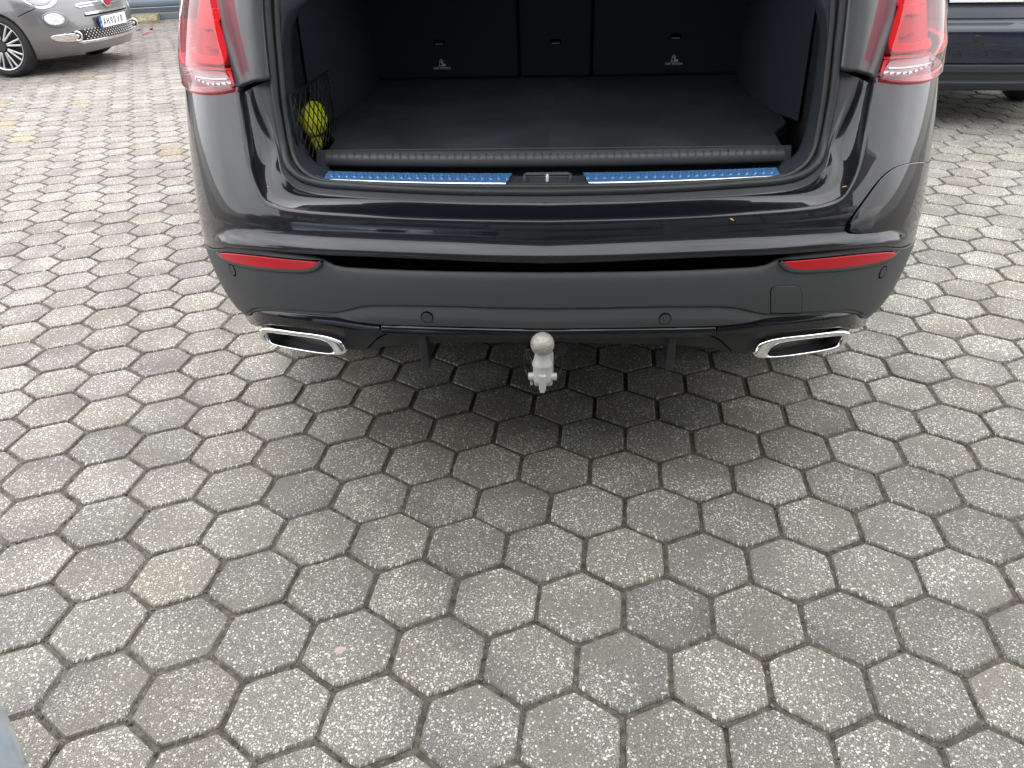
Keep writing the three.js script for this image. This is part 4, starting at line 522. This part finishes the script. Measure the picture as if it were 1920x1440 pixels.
// ---------------------------------------------------------------- dark blue car, upper right
{
  const B = {"pose":{"x":2.85,"z":-5.2,"yaw":-0.2},"D":{"y":[0.2,0.26,0.33,0.42,0.5,0.6,0.7,0.8,1],"W":[0.78,0.82,0.85,0.86,0.87,0.87,0.86,0.85,0.82],"R":[-0.06,-0.01,0.01,0.01,0.03,0.03,-0.01,-0.03,-0.08],"n":3,"L":0.5}}, bs = makeSurf(B.D), car = thing('estate_car', 'dark blue car seen from behind at the upper right edge', 'car', [B.pose.x, 0, B.pose.z], B.pose.yaw);
  const pm = phy([0.006, 0.012, 0.026], 0.45, { specularIntensity: 0.3, clearcoat: 1, clearcoatRoughness: 0.03 }), pl2 = std([0.022, 0.027, 0.034], 0.45);
  const P2 = (name, pts, m, o) => part(name, patch(bs, pts, { off: 0.0, r: 0.005, deep: 0.03, dt: 0.04, dy: 0.02, ...o }), m, car);
  const A = e0 => Array.from({ length: 17 }, (_, i) => { const a = Math.PI * i / 16; return [1 + e0 - 0.36 * Math.cos(a), 0.31 + 0.36 * Math.sin(a)]; });
  const strip = (y0, y1, tm = 1.1) => mirror2([[0, y0], [tm, y0], [tm, y1], [0, y1]]);
  P2('tailgate', strip(0.645, 1.0, 1.05), pm, { off: -0.004, r: 0.012 });
  P2('bumper', strip(0.395, 0.632, 1.05), pm, { off: (t, y) => 0.045 - 0.05 * smoothstep(y, 0.565, 0.632), r: 0.006, dy: 0.012 });
  P2('bumper_trim', strip(0.345, 0.39, 1.05), pl2, { off: (t, y) => 0.05 - 0.02 * smoothstep(y, 0.375, 0.39), r: 0.006, dy: 0.006 });
  P2('lower_apron', strip(0.252, 0.338, 1.05), pl2, { off: (t, y) => 0.040 - 0.01 * smoothstep(y, 0.285, 0.295), r: 0.008, dy: 0.006 });
  for (const s of [1, -1]) { const half = [[1.06, 0.28], [1.08, 0.31], ...A(0.45), [3.4, 0.3], [3.4, 0.95], [1.06, 0.95]]; P2('side_panel', s > 0 ? half : mirrorOnly(half), pm, { dt: 0.08, dy: 0.05 }); }
  { const q = [[.0204,.5368]][0], n = 24; P2('parking_sensor', Array.from({ length: n }, (_, i) => [q[0] + 0.011 * Math.cos(i / n * 6.2832), q[1] + 0.016 * Math.sin(i / n * 6.2832)]), M.plasticDark, { off: 0.049, r: 0.004, deep: 0.004 }); }
  part('body_core', box(1.3, 0.5, 3.4, 0, 0.70, -1.95, 0.1), M.void, car);
  part('cabin', grid([[0.74, 1.0, -0.1], [0.64, 1.42, -0.5], [0.62, 1.47, -1.2], [0.64, 1.42, -2.3], [0.74, 0.98, -3.1]].map(([w, y, z]) => [-1, -0.98, -0.9, 0, 0.9, 0.98, 1].map((u, i) => V(u * w, [0.92, y - 0.12, y - 0.03, y, y - 0.03, y - 0.12, 0.92][i], z)))), M.glass, car);
  for (const z of [-0.95, -3.5]) for (const s of [1, -1]) wheel(car, 'wheel', s * 0.74, 0.31, z, 0.31, 0.21, 0.2, 5, s);
  const tx = canvasTex(512, 112, (c, w, h) => { c.fillStyle = '#eef0f0'; c.fillRect(0, 0, w, h); c.fillStyle = '#6d7578'; c.font = '22px sans-serif'; c.textAlign = 'center'; c.fillText('··  ·····  ·  ····  ············  ···', 256, 70); c.fillRect(120, 60, 8, 4); });
  const q = [0.06, 0.76], p0 = bs.S(bs.tOf(q[0], q[1]), q[1]);
  const np = part('number_plate', box(0.42, 0.095, 0.008, q[0], q[1] + 0.012, p0.z + 0.012, 0.003), M.white, car); part('plate_face', new THREE.PlaneGeometry(0.41, 0.088).translate(q[0], q[1] + 0.012, p0.z + 0.0165), new THREE.MeshStandardMaterial({ map: tx, roughness: 0.4 }), np);
}

// ---------------------------------------------------------------- pale car whose front corner reaches into the lower left
{
  const S2 = makeSurf({ y: [0.2, 0.3, 0.45, 0.55, 0.62, 0.68, 0.73, 0.78, 0.84], W: [0.80, 0.84, 0.86, 0.86, 0.85, 0.83, 0.79, 0.73, 0.64], R: [-0.05, 0, 0.01, 0, -0.02, -0.07, -0.17, -0.40, -0.95], n: 2.6, L: 0.55 });
  const car = thing('saloon_car', 'pale silver blue car whose rounded front corner shows at the lower left edge', 'car', [-1.352, 0, -0.783], Math.PI + 0.02);
  const pm = phy([0.36, 0.46, 0.57], 0.35, { metalness: 0.2, clearcoat: 1, clearcoatRoughness: 0.15 });
  part('front_wing', patch(S2, mirror2([[0, 0.24], [1.15, 0.24], [1.2, 0.6], [1.9, 0.68], [1.9, 0.84], [1.0, 0.845], [0, 0.845]]), { dt: 0.03, dy: 0.02, r: 0.008 }), pm, car);
  part('core', box(1.4, 0.45, 3.2, 0, 0.46, -2.0, 0.1), M.void, car);
  for (const s of [1, -1]) part('side_panel', patch(S2, (q => s > 0 ? q : mirrorOnly(q))([[1.95, 0.25], [4.2, 0.25], [4.2, 0.74], [1.95, 0.70]]), { dt: 0.1, dy: 0.05 }), pm, car);
  part('cabin', grid([[0.68, 0.92, -1.2], [0.58, 1.36, -1.9], [0.58, 1.42, -2.5], [0.6, 1.34, -3.2], [0.7, 0.9, -3.8]].map(([w, y, z]) => [-1, -0.9, 0, 0.9, 1].map((u, i) => V(u * w, [0.74, y - 0.05, y, y - 0.05, 0.74][i], z)))), M.glass, car);
  for (const z of [-0.95, -3.4]) for (const s of [1, -1]) wheel(car, 'wheel', s * 0.74, 0.3, z, 0.3, 0.2, 0.2, 5, s);
  for (const s of [1, -1]) { const n = 30, e = Array.from({ length: n }, (_, i) => [s * 0.55 + 0.17 * Math.cos(i / n * 6.2832), 0.60 + 0.05 * Math.sin(i / n * 6.2832)]); part('headlamp', patch(S2, e, { off: 0.006, r: 0.005 }), M.chrome, car); }
}

// ---------------------------------------------------------------- workshop wall with grey shutter, upper left
{
  const w = thing('workshop', 'grey workshop front with a steel roller shutter at the upper left', 'building', [-5.35, 0, -13.45], 0.27);
  const steel = std([0.155, 0.19, 0.22], 0.42, { metalness: 0.3 }), dark = std([0.09, 0.11, 0.13], 0.5, { metalness: 0.3 });
  const sh = new THREE.Group(); sh.name = 'roller_shutter'; w.add(sh);
  const sl = (() => { const s = new THREE.Shape(); s.moveTo(0, 0); s.quadraticCurveTo(0.022, 0.006, 0.024, 0.05); s.quadraticCurveTo(0.022, 0.10, 0.004, 0.112); s.lineTo(-0.01, 0.112); s.lineTo(-0.01, 0); return new THREE.ExtrudeGeometry(s, { depth: 0.98, bevelEnabled: false }).rotateY(-Math.PI / 2).translate(0.49, 0, 0); })();
  for (let k = 0; k < 20; k++) { const m = part('slat', sl, steel, sh); m.position.set(0.03, 0.17 + k * 0.116, 0); m.rotation.y = 0; }
  part('bottom_rail', box(0.98, 0.07, 0.04, 0.03, 0.13, 0.0, 0.006), dark, sh);
  part('threshold', box(1.3, 0.09, 0.14, 0.1, 0.045, 0.05, 0.01), std([0.12, 0.135, 0.15], 0.6), w);
  part('door_frame', [box(0.10, 2.7, 0.16, -0.52, 1.35, 0.05, 0.008), box(0.16, 2.7, 0.18, 0.62, 1.35, 0.06, 0.008)], dark, w);
  part('wall', [box(7, 4.2, 0.3, -4.1, 2.1, -0.2, 0.01), box(9, 4.2, 0.3, 5.22, 2.1, -0.2, 0.01), box(1.5, 1.6, 0.3, 0, 3.4, -0.2, 0.01)], std([0.30, 0.31, 0.32], 0.8), w);
  part('wall_panel', box(2.2, 0.9, 0.05, 1.86, 0.85, 0.0, 0.01), std([0.62, 0.62, 0.60], 0.7), w);
  part('wall_base', box(2.2, 0.36, 0.08, 1.86, 0.18, 0.03, 0.01), dark, w);
  const kg = new THREE.BoxGeometry(0.62, 0.10, 0.5, 24, 2, 12), kp = kg.attributes.position; for (let i = 0; i < kp.count; i++) { const n = noise.noise(kp.getX(i) * 9, kp.getY(i) * 9, kp.getZ(i) * 9); kp.setXYZ(i, kp.getX(i) + 0.02 * n, kp.getY(i) + 0.02 * n - (kp.getZ(i) > 0.1 ? 0.05 * (kp.getZ(i) - 0.1) / 0.15 : 0), kp.getZ(i) + 0.02 * n); } kg.computeVertexNormals();
  const kt = tex(256, 256, (d, ww, h) => { for (let j = 0; j < h; j++) for (let i = 0; i < ww; i++) { const k = (j * ww + i) * 4, n = fbm(i / 22, j / 22, 1, 5), y = fbm(i / 60, j / 60, 8, 3), v = 165 + 110 * n; d[k] = Math.min(255, v * (1 + 0.1 * y)); d[k + 1] = v * 0.95; d[k + 2] = v * (0.74 - 0.3 * y); d[k + 3] = 255; } });
  const k = new THREE.Mesh(kg, std([0.6, 0.6, 0.6], 0.95, { map: kt })); k.name = 'concrete_step'; k.castShadow = k.receiveShadow = true; k.position.set(-5.46, 0.04, -13.05); k.rotation.y = 0.27; scene.add(k); tag(k, 'rough yellowish concrete step in front of the grey roller shutter', 'step');
}
// ---------------------------------------------------------------- showroom behind the photographer, mirrored in the paint
{
  const b = thing('showroom', 'long showroom front with a flat canopy standing behind the photographer', 'building', [0, 0, 4.6], Math.PI);
  const wall = std([0.20, 0.20, 0.195], 0.8), band = std([0.42, 0.42, 0.42], 0.6);
  part('wall', [box(26, 0.5, 0.4, 0, 0.25, 0, 0.02), box(26, 2.6, 0.4, 0, 4.4, 0, 0.02)], wall, b); part('canopy', box(26, 0.25, 3.0, 0, 3.75, 1.6, 0.03), band, b);
  part('back_wall', box(26, 5.6, 0.2, 0, 2.8, -5, 0.02), wall, b); part('roof', box(26, 0.2, 5.2, 0, 5.6, -2.4, 0.03), wall, b);
  for (let k = 0; k < 9; k++) { part('window', box(2.7, 2.6, 0.05, -11.6 + k * 2.9, 1.8, 0, 0.005), M.glass, b); part('mullion', box(0.2, 2.6, 0.3, -13 + k * 2.9, 1.8, 0.05, 0.01), wall, b); }
}
for (const [ix, z, c, l] of [[4.6, 1.2, [0.6, 0.6, 0.6], 'white hatchback parked behind the photographer on the right'], [-5.4, 1.0, [0.05, 0.05, 0.06], 'black car parked behind the photographer on the left']]) {
  const o = thing('parked_car', l, 'car', [ix, 0, z], Math.PI); const m = phy(c, 0.3, { clearcoat: 1 });
  part('body_shell', new RoundedBoxGeometry(1.75, 0.6, 4.0, 5, 0.22).translate(0, 0.58, 0), m, o); part('cabin', new RoundedBoxGeometry(1.4, 0.6, 2.2, 5, 0.25).translate(0, 1.1, -0.2), M.glass, o);
  for (const zz of [-1.25, 1.3]) for (const s of [1, -1]) wheel(o, 'wheel', s * 0.78, 0.31, zz, 0.31, 0.2, 0.2, 5, s);
}
camera.far = 500; camera.updateProjectionMatrix();
renderer.render(scene, camera);
